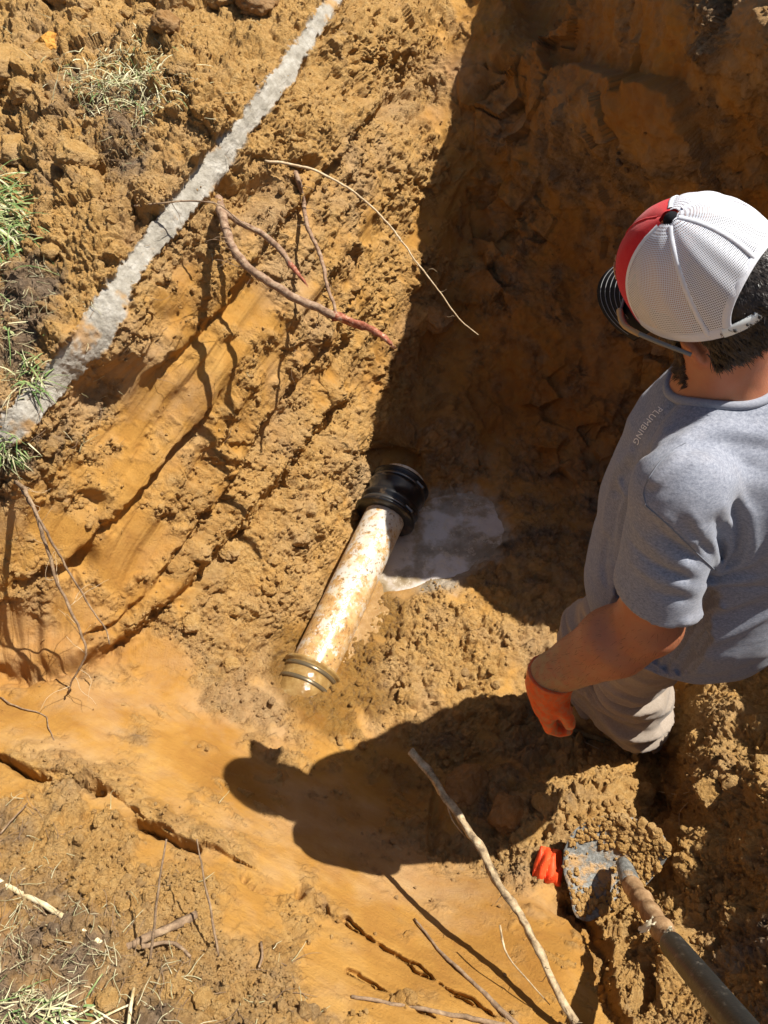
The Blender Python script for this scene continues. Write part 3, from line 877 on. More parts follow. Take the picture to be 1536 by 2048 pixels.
# ---- body (skin): head, ear, neck, arms, one continuous surface
def ear(p):
    c = HEADC + hl * .087 - hu * .080 - hf * .014
    d = sd_ell(p, c, np.stack([hf * .94 - hl * .34, hl * .94 + hf * .34, hu]), (.019, .009, .033))
    dd = sd_ell(p, c + hl * .010 + hf * .003, HA, (.011, .008, .020))
    lobe = sd_ell(p, c - hu * .028 + hf * .004, HA, (.009, .006, .011))
    return np.minimum(np.maximum(d, -dd), lobe)
def f_body(p):
    H = lambda f, l, u: HEADC + hf * f + hl * l + hu * u
    d = sd_ell(p, H(-.002, 0, -.02), HA, (.094, .077, .096))
    d = smin(d, sd_ell(p, H(.035, 0, -.085), HA, (.060, .060, .065)), .04)
    d = smin(d, sd_ell(p, H(.052, 0, -.135), HA, (.040, .042, .034)), .03)   # jaw and chin
    d = smin(d, sd_ell(p, H(.055, .045, -.075), HA, (.022, .022, .022)), .02)
    d = smin(d, sd_ell(p, H(.055, -.045, -.075), HA, (.022, .022, .022)), .02)
    d = smin(d, sd_cone(p, H(.090, 0, -.045), H(.117, 0, -.082), .008, .014), .015)  # nose
    d = smin(d, sd_cone(p, H(.075, -.03, -.032), H(.075, .03, -.032), .014, .014), .02)  # brow
    for s in (-1, 1):
        d = np.maximum(d, -sd_ell(p, H(.098, s * .031, -.050), HA, (.014, .018, .012)))
        d = np.minimum(d, sd_ell(p, H(.080, s * .031, -.052), HA, (.014, .014, .012)))
    d = smin(d, sd_cone(p, H(.094, -.018, -.112), H(.094, .018, -.112), .007, .007), .008)
    d = smin(d, sd_cone(p, H(-.045, 0, -.055), NECK - tu * .03, .058, .070), .035)
    d = smin(d, ear(p), .006)
    d = smin(d, sd_cone(p, NECK - tu * .04, CHEST, .07, .12), .05)
    d = smin(d, sd_cone(p, CHEST, SH_L, .09, .045), .05)
    d = smin(d, sd_cone(p, CHEST, SH_R, .09, .045), .05)
    d = smin(d, sd_cone(p, SH_L, EL_L, .058, .054), .02)
    mid = EL_L * .68 + WR_L * .32
    d = smin(d, sd_cone(p, EL_L, mid, .054, .059), .02)
    d = smin(d, sd_cone(p, mid, WR_L, .062, .041), .02)
    d = smin(d, sd_cone(p, WR_L, WR_L * .6 + HD_L * .4, .036, .03), .02)
    d = smin(d, sd_cone(p, SH_R, EL_R, .055, .045), .02)
    d = smin(d, sd_cone(p, EL_R, WR_R, .048, .032), .02)
    d = smin(d, sd_cone(p, WR_R, WR_R * .6 + HD_R * .4, .034, .03), .02)
    m = (np.abs(d) < .03)
    if m.any():
        q = p[m]
        e = EL_L - WR_L; e = e / np.linalg.norm(e)
        d[m] += .0022 * perlin(q * 28, 91) + .0012 * perlin(q * 70, 92)
    return d
bV, bF = surface_nets(f_body, (.22, .55, .80), (.90, 1.36, 1.86), .0062)
body = person_part('body', bV, bF, M_SKIN)
a = body.data.attributes.new('dirt', 'FLOAT', 'POINT')
dw = np.linalg.norm(bV - WR_L, axis=1)
a.data.foreach_set('value', (1.0 * np.exp(-(dw / .095) ** 2) + .22).astype(np.float32))

# ---- t-shirt
def perp(a, b, d):
    v = A3(b) - A3(a); v /= np.linalg.norm(v); return v
SL_END = SH_L * .18 + EL_L * .82
def f_shirt0(p):
    T = lambda f, l, z: A3((0, 0, 0)) + CHEST + tf * f + tl * l + A3((0, 0, z - CHEST[2]))
    TA = np.stack([tf, tl, tu])
    d = sd_ell(p, T(-.035, .0, 1.335), TA, (.195, .195, .18))
    d = smin(d, sd_ell(p, T(-.035, 0, 1.17), TA, (.202, .190, .17)), .09)
    d = smin(d, sd_ell(p, T(-.062, 0, 1.00), TA, (.200, .190, .20)), .09)
    hem = HIP - tu * .085
    d = smin(d, sd_cone(p, T(-.035, .03, 1.0), HIP + tl * .02 - tu * .02 - tf * .06, .165, .172), .08)
    # shoulders and yoke
    d = smin(d, sd_cone(p, NECK - tu * .05 + tl * .03, SH_L + tu * .005, .052, .058), .07)
    d = smin(d, sd_cone(p, NECK - tu * .05 - tl * .03, SH_R + tu * .005, .052, .058), .07)
    d = smin(d, sd_cone(p, SH_L, SL_END + tu * .0, .064, .073), .035)
    d = smin(d, sd_cone(p, SH_R, SH_R * .3 + EL_R * .7, .066, .072), .035)
    return d
HEM_Z = .835
def shirt_cuts(p, d):
    # sleeve ends
    ax = EL_L - SH_L; ax = ax / np.linalg.norm(ax)
    cut_n = ax * .92 + tf * .25 - tl * .05; cut_n = cut_n / np.linalg.norm(cut_n)
    s = (p - (SH_L * .27 + EL_L * .73)) @ cut_n
    near_arm = sd_cone(p, SH_L, EL_L + ax * .2, .10, .13)
    d = np.where(near_arm < 0.0, np.maximum(d, s), d)
    hole = sd_cone(p, SH_L * .5 + EL_L * .5, EL_L + ax * .1, .052, .066)
    d = np.maximum(d, -hole)
    axr = EL_R - SH_R; axr = axr / np.linalg.norm(axr)
    d = np.where(sd_cone(p, SH_R, EL_R + axr * .2, .10, .12) < 0, np.maximum(d, (p - (SH_R * .4 + EL_R * .6)) @ axr), d)
    # hem, uneven
    zz = HEM_Z + .02 * np.sin((p - HIP) @ tf * 22) + .012 * np.sin((p - HIP) @ tl * 31 + 1)
    hemtilt = ((p - HIP) @ tf) * -.10
    d = np.maximum(d, (zz + hemtilt) - p[:, 2])
    # neck opening: a shallow scoop leaning forward
    c = NECK + tu * .018 + tf * .012
    nn_ = tu * .93 + tf * .30; nn_ = nn_ / np.linalg.norm(nn_)
    q = p - c
    hgt = q @ nn_
    rr = np.linalg.norm(q - hgt[:, None] * nn_, axis=1)
    d = np.maximum(d, -np.maximum(rr - (.079 + .05 * np.clip(hgt, 0, .1)), -.055 - hgt))
    d = np.maximum(d, np.minimum(hgt - .012, 1) + np.clip(rr - .13, 0, 1) * 0 - np.clip(rr - .09, 0, 1))
    return d
FOLDS = [  # photo path, radius, height (+ ridge, - valley)
 ([(1365, 880), (1395, 862), (1450, 858), (1540, 872)], .012, .012), ([(1370, 898), (1440, 884), (1540, 898)], .010, -.009),
 ([(1310, 960), (1345, 925), (1372, 893)], .010, .009), ([(1300, 985), (1330, 975), (1370, 940)], .009, -.006),
 ([(1436, 1142), (1385, 1082), (1330, 1035), (1292, 1012)], .010, .011), ([(1430, 1152), (1375, 1102), (1320, 1062)], .009, -.010),
 ([(1438, 1138), (1425, 1090), (1398, 1055), (1385, 1030)], .008, .012), ([(1437, 1135), (1412, 1095), (1378, 1058)], .006, -.008),
 ([(1442, 1138), (1462, 1092), (1462, 1050), (1445, 1012)], .008, .013), ([(1440, 1136), (1446, 1092), (1430, 1040)], .007, -.012),
 ([(1446, 1142), (1490, 1125), (1506, 1085), (1500, 1030), (1475, 985)], .009, .014), ([(1446, 1140), (1478, 1108), (1484, 1062), (1466, 1010)], .007, -.012),
 ([(1450, 1150), (1500, 1146), (1545, 1118)], .010, -.012), ([(1450, 1165), (1545, 1150)], .009, .010), ([(1450, 1176), (1545, 1172)], .008, -.008),
 ([(1428, 1148), (1370, 1130), (1310, 1092), (1270, 1050)], .008, .009), ([(1426, 1158), (1360, 1150), (1300, 1122), (1262, 1085)], .008, -.008),
 ([(1424, 1168), (1360, 1172), (1300, 1152), (1262, 1122)], .009, .008), ([(1420, 1185), (1360, 1195), (1300, 1182)], .009, -.006),
 ([(1228, 985), (1240, 992), (1232, 1010), (1222, 1060), (1222, 1110)], .009, -.010), ([(1240, 965), (1255, 990), (1240, 1030), (1236, 1080)], .008, .009),
 ([(1262, 905), (1230, 950), (1212, 1010), (1208, 1070)], .010, .008), ([(1300, 900), (1255, 940), (1232, 975)], .010, -.009), ([(1335, 862), (1290, 905), (1255, 950)], .012, .007),
 ([(1355, 800), (1330, 830), (1300, 880)], .010, -.006), ([(1212, 1080), (1206, 1130), (1215, 1180)], .010, -.008),
 ([(1360, 1270), (1430, 1240), (1540, 1200)], .012, -.012), ([(1360, 1290), (1440, 1275), (1540, 1228)], .010, .012), ([(1370, 1245), (1450, 1215), (1540, 1178)], .010, .010),
 ([(1400, 790), (1460, 792), (1540, 778)], .006, .004), ([(1460, 900), (1500, 930), (1545, 945)], .014, -.006), ([(1400, 930), (1450, 960), (1540, 975)], .02, .005),
]
FW = []
for pts, w, hgt in FOLDS:
    q = [hit(f_shirt0, x, y) for x, y in pts]
    q = [v for v in q if v is not None]
    if len(q) > 1: FW.append((q, w, hgt))
def f_shirt(p):
    d = f_shirt0(p)
    m = np.abs(d) < .05
    q = p[m]
    add = np.zeros(len(q), np.float32)
    for pts, w, hgt in FW:
        lo_, hi_ = np.min(pts, 0) - w * 3, np.max(pts, 0) + w * 3
        k = ((q > lo_) & (q < hi_)).all(1)
        if not k.any(): continue
        dd, tt_ = curve_d(q[k], pts)
        add[k] += hgt * np.exp(-(dd / w) ** 1.5) * (1 - .75 * np.clip(tt_ * 1.15 - .15, 0, 1) ** 2)
    st = np.stack([q[:, 0] * 6, q[:, 1] * 6, q[:, 2] * 11], -1)
    add += .0045 * perlin(st, 95) + .0022 * perlin(st * 2.3 + 4, 96) + .0030 * (.5 - 2 * np.abs(perlin(np.stack([q[:, 0] * 16, q[:, 1] * 9, q[:, 2] * 13 + 4 * q[:, 0]], -1), 98))) * sstep(-.2, .4, perlin(q * 7, 99) + .1)
    low = sstep(1.12, .86, q[:, 2])
    add += low * .010 * perlin(np.stack([q[:, 0] * 7, q[:, 1] * 7, q[:, 2] * 22], -1), 97)
    d[m] -= add
    return shirt_cuts(p, d)
sV, sF = surface_nets(f_shirt, (.24, .50, .78), (.98, 1.36, 1.62), .0040)
shirt = person_part('t_shirt', sV, sF, M_SHIRT)

def tube_mesh(pts, rads, seg=8, cap=True, wob=0.0, twist=0.0):
    """tube with changing radius along a polyline -> verts, quad faces"""
    pts = np.array(pts, float); n = len(pts)
    tang = np.gradient(pts, axis=0); tang /= (np.linalg.norm(tang, axis=1, keepdims=True) + 1e-12)
    ref = np.array([0.3, 0.2, 1.0]); ref /= np.linalg.norm(ref)
    if abs(tang[0] @ ref) > .95: ref = np.array([1.0, 0, 0])
    u = np.cross(tang[0], ref); u /= np.linalg.norm(u)
    Vv = []; Ff = []
    for i in range(n):
        u = u - (u @ tang[i]) * tang[i]; u /= (np.linalg.norm(u) + 1e-12)
        v = np.cross(tang[i], u)
        for k in range(seg):
            a = 2 * math.pi * k / seg + twist * i
            r = rads[i] if not wob else rads[i] * (1 + wob * math.sin(k * 2.3 + i * .7) * .5 + wob * (rng.random() - .5))
            Vv.append(pts[i] + r * (math.cos(a) * u + math.sin(a) * v))
    for i in range(n - 1):
        for k in range(seg):
            a, b = i * seg + k, i * seg + (k + 1) % seg
            Ff.append((a, b, b + seg, a + seg))
    if cap:
        for i0, rev in ((0, True), (n - 1, False)):
            Vv.append(pts[i0]); c = len(Vv) - 1
            for k in range(0, seg, 2):
                a, b, d = i0 * seg + k, i0 * seg + (k + 1) % seg, i0 * seg + (k + 2) % seg
                Ff.append((c, d, b, a) if rev else (c, a, b, d))
    return np.array(Vv), np.array(Ff)

def merge(parts):
    Vs, Fs, o = [], [], 0
    for v, f in parts:
        Vs.append(v); Fs.append(np.asarray(f) + o); o += len(v)
    return np.concatenate(Vs), np.concatenate(Fs)

def smooth_path(pts, n):
    pts = np.array(pts, float)
    t = np.concatenate([[0], np.cumsum(np.linalg.norm(np.diff(pts, axis=0), axis=1))])
    m = len(pts)
    if m == 2:
        return pts[0] + (pts[1] - pts[0]) * np.linspace(0, 1, n)[:, None]
    sl_ = np.gradient(pts, t, axis=0)
    q = np.linspace(0, t[-1], n)
    i = np.clip(np.searchsorted(t, q, side='right') - 1, 0, m - 2)
    h = (t[i + 1] - t[i])[:, None]; s = ((q - t[i])[:, None]) / h
    return (2*s**3-3*s**2+1)*pts[i] + (s**3-2*s**2+s)*h*sl_[i] + (-2*s**3+3*s**2)*pts[i+1] + (s**3-s**2)*h*sl_[i+1]

# neck rib and sleeve hems
c = NECK + tu * .012 + tf * .012
nn_ = tu * .93 + tf * .30; nn_ /= np.linalg.norm(nn_)
e1 = tf - (tf @ nn_) * nn_; e1 /= np.linalg.norm(e1); e2 = np.cross(nn_, e1)
ring_pts = []
for k in range(49):
    a_ = 2 * math.pi * k / 48
    rad = .083
    base_p = c + rad * (math.cos(a_) * e1 + math.sin(a_) * e2)
    # slide down onto the shirt
    zt = base_p.copy() + nn_ * .06
    for _ in range(60):
        s_ = float(f_shirt0(zt[None].astype(np.float32))[0])
        if s_ < .002: break
        zt = zt - nn_ * max(.001, s_ * .5)
        if (zt - c) @ nn_ < -.06: break
    ring_pts.append(zt)
ring_pts = np.array(ring_pts)
for _ in range(3):
    ring_pts[:-1] = (ring_pts[:-1] + np.roll(ring_pts[:-1], 1, 0) + np.roll(ring_pts[:-1], -1, 0)) / 3
ring_pts[-1] = ring_pts[0]
M_RIB = cloth_mat("ribbed_cotton", (.23, .24, .29), (.34, .355, .40), dirt_amt=.1)
tv, tfc = tube_mesh(ring_pts, [.0075] * 49, 8, False)
person_part('collar', tv, tfc, M_RIB, shirt)

M_SEAM = NT("dark_seam_thread").set((.20, .21, .24), .9)  # seam thread, a little darker than the cotton
def seam(path, name='seam', r=.0008, lift=.0001):
    q = [hit(f_shirt, x, y) for x, y in smooth_path(np.array(path, float), 60)]
    q = np.array([w for w in q if w is not None])
    d_ = np.array([0, 0, CAM_H]) - q; d_ /= np.linalg.norm(d_, axis=1, keepdims=True)
    v_, f_ = tube_mesh(q + d_ * lift, [r] * len(q), 5)
    person_part(name, v_, f_, M_SEAM, shirt)
seam([(1372, 885), (1340, 903), (1308, 940), (1287, 985), (1292, 1012)], 'shoulder_seam')
seam([(1292, 1012), (1330, 1045), (1385, 1098), (1432, 1142)], 'armhole_seam')
ax_a = EL_L - SH_L; ax_a = ax_a / np.linalg.norm(ax_a)
cn_ = ax_a * .92 + tf * .25 - tl * .05; cn_ = cn_ / np.linalg.norm(cn_)
c0_ = SH_L * .27 + EL_L * .73 - cn_ * .016
u1 = np.cross(cn_, [0, 0, 1]); u1 /= np.linalg.norm(u1); u2 = np.cross(cn_, u1)
rp_ = []
for a_ in np.linspace(0, 2 * math.pi, 73):
    dr_ = u1 * math.cos(a_) + u2 * math.sin(a_)
    tt_ = np.linspace(.03, .16, 120)
    vals_ = f_shirt0((c0_ + dr_ * tt_[:, None]).astype(np.float32))
    k_ = np.argmax(vals_ > 0)
    rp_.append(c0_ + dr_ * (tt_[k_] + .002) if vals_[k_] > 0 and tt_[k_] < .10 else None)
rp_ = [w for w in rp_ if w is not None]
run = []
for w in rp_:
    if run and np.linalg.norm(w - run[-1]) > .03: break
    run.append(w)
if len(run) > 6:
    v_, f_ = tube_mesh(run, [.0010] * len(run), 5); person_part('sleeve_hem_stitch', v_, f_, M_SEAM, shirt)
# chest print
def chest_print():
    fc_ = bpy.data.curves.new('print', 'FONT'); fc_.body = "PLUMBING"; fc_.size = 1; fc_.space_character = 1.1
    o = bpy.data.objects.new('print_tmp', fc_); COL.objects.link(o)
    dg = bpy.context.evaluated_depsgraph_get()
    me = o.evaluated_get(dg).to_mesh()
    vs_ = np.array([v.co[:] for v in me.vertices]); fs = [list(p.vertices) for p in me.polygons]
    bpy.data.objects.remove(o)
    wdt = vs_[:, 0].max()
    P0 = np.array([1318, 812]); P1 = np.array([1266, 884]); upv = np.array([9.5, 7.0])
    out = []
    for v in vs_:
        q = P0 + (P1 - P0) * (v[0] / wdt) + upv * v[1] / .7 + np.array([-5, -3]) * math.sin(math.pi * v[0] / wdt)
        w = hit(f_shirt, q[0], q[1])
        out.append(w)
    good = [w for w in out if w is not None]
    zavg = np.mean(good, 0)
    out = [w if w is not None else zavg for w in out]
    out = np.array(out) - np.array([0, 0, 0])
    g = []
    for w in out:
        d_ = np.array([0, 0, CAM_H]) - w; d_ /= np.linalg.norm(d_); g.append(w + d_ * .002)
    t = NT("white_ink"); m = t.set((.85, .85, .86), .7)
    ob = mesh_obj('chest_print', [Vector(w) - person.location for w in g], fs, m, shirt, False)
chest_print()

# ---- trousers
def f_trous(p):
    d = sd_ell(p, HIP - tu * .02, np.stack([tf, tl, tu]), (.145, .175, .15))
    for h_, k_, a_ in ((HIP_L, KN_L, AN_L), (HIP_R, KN_R, AN_R)):
        d = smin(d, sd_cone(p, h_ - tu * .03, k_, .103, .092), .04)
        d = smin(d, sd_cone(p, k_, a_ + tu * .01, .092, .088), .03)
    m = np.abs(d) < .05
    q = p[m]
    z = q[:, 2]
    low = sstep(.75, .2, z)
    cr = perlin(np.stack([q[:, 0] * 5, q[:, 1] * 5, z * 16 + 2 * q[:, 0]], -1), 101)
    cr2 = perlin(np.stack([q[:, 0] * 11, q[:, 1] * 11, z * 30], -1), 102)
    d[m] -= (.010 + .024 * low) * (1 - 3 * np.abs(cr)) + .010 * cr2 - .006
    zb = .085 + .02 * np.sin(q[:, 0] * 40) 
    d = np.maximum(d, .115 + .02 * np.sin(p[:, 0] * 60) - p[:, 2])
    return d
tV, tF = surface_nets(f_trous, (.30, .62, .05), (.95, 1.30, 1.12), .0075)
person_part('trousers', tV, tF, M_TROUS)

# ---- boots
tb = NT("boot_leather"); co_ = tb.coord()
M_BOOT = tb.set(tb.ramp(tb.noise(co_, 25, 5, .7), [(.35, (.12, .06, .02)), (.55, (.32, .19, .06)), (.7, (.50, .34, .12))]), .75, tb.bump(tb.noise(co_, 90, 4, .6), .4, .004))
for an, yaw in ((AN_L, 0), (AN_R, .0)):
    fwd = tf * math.cos(yaw) + tl * math.sin(yaw)
    g0 = A3((an[0], an[1], 0.0))
    def f_boot(p):
        d = sd_cone(p, g0 + tu * .16, g0 + tu * .07, .052, .050)
        d = smin(d, sd_cone(p, g0 + tu * .05 - fwd * .03, g0 + tu * .045 + fwd * .13, .046, .044), .03)
        sole = np.maximum(sd_cone(p, g0 + tu * .02 - fwd * .035, g0 + tu * .02 + fwd * .14, .052, .052), np.abs(p[:, 2] - .012) - .012)
        d = np.minimum(np.maximum(d, -p[:, 2] + .0), sole)
        return d - .002 * perlin(p * 40, 103)
    v_, f_ = surface_nets(f_boot, g0 + A3((-.26, -.2, -.02)), g0 + A3((.22, .22, .25)), .006)
    person_part('boot', v_, f_, M_BOOT)

# ---- gloves, five fingers each
tg = NT("orange_rubber"); co_ = tg.coord()
gc = tg.ramp(tg.noise(co_, 30, 5, .6), [(.35, (.70, .065, .006)), (.6, (.88, .12, .012)), (.75, (.66, .14, .03))])
gat = tg.n('ShaderNodeAttribute', attribute_name='dirt').outputs['Fac']
gc = tg.mix(tg.math('MULTIPLY', gat, tg.ramp(tg.noise(co_, 55, 6, .75), [(.42, 0.0), (.6, 1.0)])), gc, (.42, .26, .11))
M_GLOVE = tg.set(gc, .5, tg.bump(tg.noise(co_, 260, 4, .6), .3, .002), .4)
def glove(WR, HD, curl_dir, thumb_side):
    d = HD - WR; d /= np.linalg.norm(d)
    c = A3(curl_dir); c = c - (c @ d) * d; c /= np.linalg.norm(c)
    s = np.cross(d, c)
    chains = []
    for k, (o, ln) in enumerate(((-.035, .066), (-.012, .074), (.012, .078), (.036, .070))):
        o = o * -thumb_side
        kn = WR + d * (.098 + (.004 if k in (1, 2) else 0)) + s * o
        pts = [kn]; ang = R(10)
        for sg, (fr, bend) in enumerate(((.46, 14 + 5 * k), (.32, 32), (.24, 30))):
            ang += R(bend)
            pts.append(pts[-1] + ln * 1.22 * fr * (d * math.cos(ang) + c * math.sin(ang)))
        chains.append(pts)
    # the thumb leaves the side of the palm near its base
    t0 = WR + d * .030 + s * (-.028 * -thumb_side * -1) * 1
    side = s * thumb_side
    t0 = WR + d * .028 + side * .026 + c * .006
    t1 = t0 + d * .030 + side * .022 + c * .014
    t2 = t1 + d * .030 + side * .004 + c * .016
    t3 = t2 + d * .022 - side * .006 + c * .010
    def fn(p):
        q = sd_cone(p, WR - d * .006, WR + d * .03, .050, .045)
        pal = sd_ell(p, WR + d * .058, np.stack([d, s, c]), (.062, .055, .030))
        q = smin(q, pal, .025)
        for pts in chains:
            f = sd_cone(p, pts[0] - d * .03, pts[0], .0155, .0155)
            f = smin(f, sd_cone(p, pts[0], pts[1], .0155, .0145), .004)
            f = np.minimum(f, sd_cone(p, pts[1], pts[2], .0145, .0132))
            f = np.minimum(f, sd_cone(p, pts[2], pts[3], .0132, .0112))
            q = smin(q, f, .0055)
        th = np.minimum(sd_cone(p, t0, t1, .019, .0150), np.minimum(sd_cone(p, t1, t2, .0150, .0135), sd_cone(p, t2, t3, .0135, .0115)))
        q = smin(q, th, .010)
        q = q - .0016 * perlin(p * 45, 104) 
        # open cuff
        q = np.maximum(q, -((p - (WR - d * .004)) @ (d * .9 - s * .0)))
        q = np.maximum(q, -sd_cone(p, WR - d * .05, WR + d * .012, .046, .036))
        return q
    ctr = WR + d * .08
    v_, f_ = surface_nets(fn, ctr - .15, ctr + .15, .0033)
    o = person_part('glove', v_, f_, M_GLOVE)
    at = o.data.attributes.new('dirt', 'FLOAT', 'POINT')
    tip = np.clip(((v_ - WR) @ d - .05) / .08, 0, 1)
    at.data.foreach_set('value', (.45 + .55 * tip).astype(np.float32))
    return o
gl = glove(WR_L, HD_L, (.90, .15, -.1), 1)
glove(WR_R, HD_R, (.7, -.5, 0), -1)

# ---- cap
CAPC = HEADC - hu * .012
def cap_pt(th, v, off=0.0):
    """th: 0 front .. pi back, v: 0 brim .. 1 button"""
    a_f, a_b, b = .112, .108, .094
    ct, st_ = math.cos(th), math.sin(th)
    ra = a_f if ct > 0 else a_b
    r = (max(0, 1 - v ** 2.35)) ** (1 / 2.15)
    # six panels: slight flat between seams
    ph = (th + math.pi / 6 * 0) % (math.pi / 3)
    pan = 1 - .018 * math.sin(ph * 3) * 0 + .012 * math.cos(6 * th) * -1 * v * (1 - v) * 2
    x = ra * ct * r * pan; y = b * st_ * r * pan
    hgt = .128
    z = -.022 + hgt * v - .016 * (1 - v) * (1 - ct) * .5
    if ct > 0: x += .008 * (1 - v) * ct + .012 * v * (1 - v) * 2 * ct   # stiff upright front
    nrm = np.array([x / .11, y / .094, (v * .9 + .05)]); nrm /= np.linalg.norm(nrm)
    q = np.array([x, y, z]) + nrm * off
    return np.asarray(CAPC) + q[0] * hf + q[1] * hl + q[2] * hu
tm = NT("white_mesh")
uvn = tm.n('ShaderNodeUVMap')
mp = tm.n('ShaderNodeMapping'); mp.inputs['Scale'].default_value = (1, 1, 1)
tm.l(uvn.outputs[0], mp.inputs[0])
vor = tm.n('ShaderNodeTexVoronoi', feature='F1'); vor.inputs['Scale'].default_value = 1.0; vor.inputs['Randomness'].default_value = 0.0
tm.l(mp.outputs[0], vor.inputs['Vector'])
hole = tm.ramp(vor.outputs['Distance'], [(.25, 1.0), (.31, 0.0)])
trans = tm.n('ShaderNodeBsdfTransparent')
mx = tm.n('ShaderNodeMixShader')
tm.l(hole, mx.inputs[0]); tm.l(tm.b.outputs[0], mx.inputs[1]); tm.l(trans.outputs[0], mx.inputs[2])
tm.l(mx.outputs[0], tm.t.nodes['Material Output'].inputs['Surface'])
M_MESH = tm.set((.70, .715, .77), .8, tm.bump(vor.outputs['Distance'], -.4, .001))
M_CAPW = cloth_mat("white_cap_cloth", (.66, .675, .73), (.74, .755, .81), dirt_amt=.05)
M_CAPR = cloth_mat("red_cap_cloth", (.52, .008, .014), (.56, .010, .018), dirt_amt=.06)
M_CAPB = cloth_mat("charcoal_cap_cloth", (.008, .008, .010), (.016, .017, .019), dirt_amt=.05)
M_THREAD = NT("pale_thread").set((.30, .30, .30), .8)
M_CAPB.node_tree.nodes['Principled BSDF'].inputs['Sheen Weight'].default_value = 0
cap = empty('cap', (0, 0, 0)); cap.parent = person
def cap_part(name, Vx, Fx, mat, smooth=True): return np_mesh(name, np.asarray(Vx) - np.array(person.location), Fx, mat, cap, smooth)
def back_open(th, v):
    """height of the half-moon opening at this angle"""
    w = abs(th - math.pi) / R(46)
    return .50 * math.sqrt(max(0, 1 - w ** 2.2)) if w < 1 else 0
def panel(th0, th1, mat, uvscale=None, n=34, band=True, name='crown_panel'):
    Vv, Ff, UV = [], [], []
    for i in range(n + 1):
        th = th0 + (th1 - th0) * i / n
        vo = back_open(th % (2 * math.pi), 0)
        for j in range(n + 1):
            v = vo + (1 - vo) * j / n * .995
            # mesh panels billow in soft tucks
            off = .0009 * math.sin(th * 17 + v * 5) * math.sin(math.pi * v) * (1.0 if mat is M_MESH else .3)
            Vv.append(cap_pt(th, v, off + .0015 * math.sin(math.pi * i / n)))
            UV.append(((th - (th0 + th1) / 2) * 46 * (1 - v ** 2.35) ** .46, (v * .75 + .55 * v ** 4) * 46))
    for i in range(n):
        for j in range(n):
            a = i * (n + 1) + j
            Ff.append((a, a + n + 1, a + n + 2, a + 1))
    o = cap_part(name, np.array(Vv), np.array(Ff), mat)
    uvl = o.data.uv_layers.new(name='UVMap')
    li = np.zeros(len(o.data.loops), np.int32); o.data.loops.foreach_get('vertex_index', li)
    uvl.data.foreach_set('uv', np.array(UV, np.float32)[li].ravel())
    return o
S6 = math.pi / 3
for k in range(6):
    a0, a1 = k * S6, (k + 1) * S6
    front = k in (0, 5)
    panel(a0, a1, M_CAPR if front else M_MESH)
# seam tapes, sweat band, binding of the opening
def cap_strip(path, width, mat, name, thick=.0012):
    """flat tape along (th, v) path laid on the crown"""
    Vv, Ff = [], []
    pts = [cap_pt(t, v, .0012) for t, v in path]
    pts = np.array(pts); tg_ = np.gradient(pts, axis=0)
    for i, (t, v) in enumerate(path):
        nrm = cap_pt(t, v, .01) - cap_pt(t, v, 0); nrm /= np.linalg.norm(nrm)
        s = np.cross(tg_[i], nrm); s /= (np.linalg.norm(s) + 1e-9)
        for k, (w, h_) in enumerate(((-1, -.0010), (-.8, thick * .2), (0, thick * .35), (.8, thick * .2), (1, -.0010))):
            Vv.append(pts[i] + s * w * width + nrm * h_)
    for i in range(len(path) - 1):
        for k in range(4):
            a = i * 5 + k; Ff.append((a, a + 1, a + 6, a + 5))
    return cap_part(name, np.array(Vv), np.array(Ff), mat)
for k in range(6):
    th = k * S6
    v0 = back_open(th, 0)
    cap_strip([(th, v0 + (1 - v0) * j / 24 * .99) for j in range(25)], .0034 if k not in (0,) else .0015, M_CAPR if k == 0 else M_CAPW, 'seam_tape')
arc1 = [(t, .055) for t in np.linspace(R(62), R(134), 30)]
arc2 = [(-t, .055) for t in np.linspace(R(62), R(134), 30)]
cap_strip(arc1, .0085, M_CAPW, 'sweat_band'); cap_strip(arc2, .0085, M_CAPW, 'sweat_band')
cap_strip([(t, .06) for t in np.linspace(R(-62), R(62), 40)], .006, M_CAPR, 'sweat_band')
ov = [(math.pi + R(46) * math.sin(a), .0 + .52 * max(0, math.cos(a)) ** .9) for a in np.linspace(-math.pi / 2, math.pi / 2, 40)]
cap_strip(ov, .0055, M_CAPW, 'opening_binding')
M_PLAST = NT("white_plastic").set((.78, .82, .80), .35)
strp = cap_strip([(t, .05) for t in np.linspace(math.pi - R(50), math.pi + R(50), 40)], .0085, M_PLAST, 'snap_strap', .009)
M_DARK = NT("dark_hole").set((.05, .05, .05), .8)
pegs = []
for t in np.linspace(math.pi - R(42), math.pi + R(30), 9):
    c0 = cap_pt(t, .05, .0040); c1 = cap_pt(t, .05, .0060)
    v_, f_ = tube_mesh([c0, c1], [.0022, .0018], 8); cap_part('snap_peg', v_, f_, M_DARK)
# button
top = cap_pt(0, 1.0); bt = []
v_, f_ = tube_mesh([top - hu * .006, top - hu * .002, top + hu * .002, top + hu * .0045], [.0105, .0100, .0075, .001], 14)
cap_part('button', v_, f_, M_CAPB)
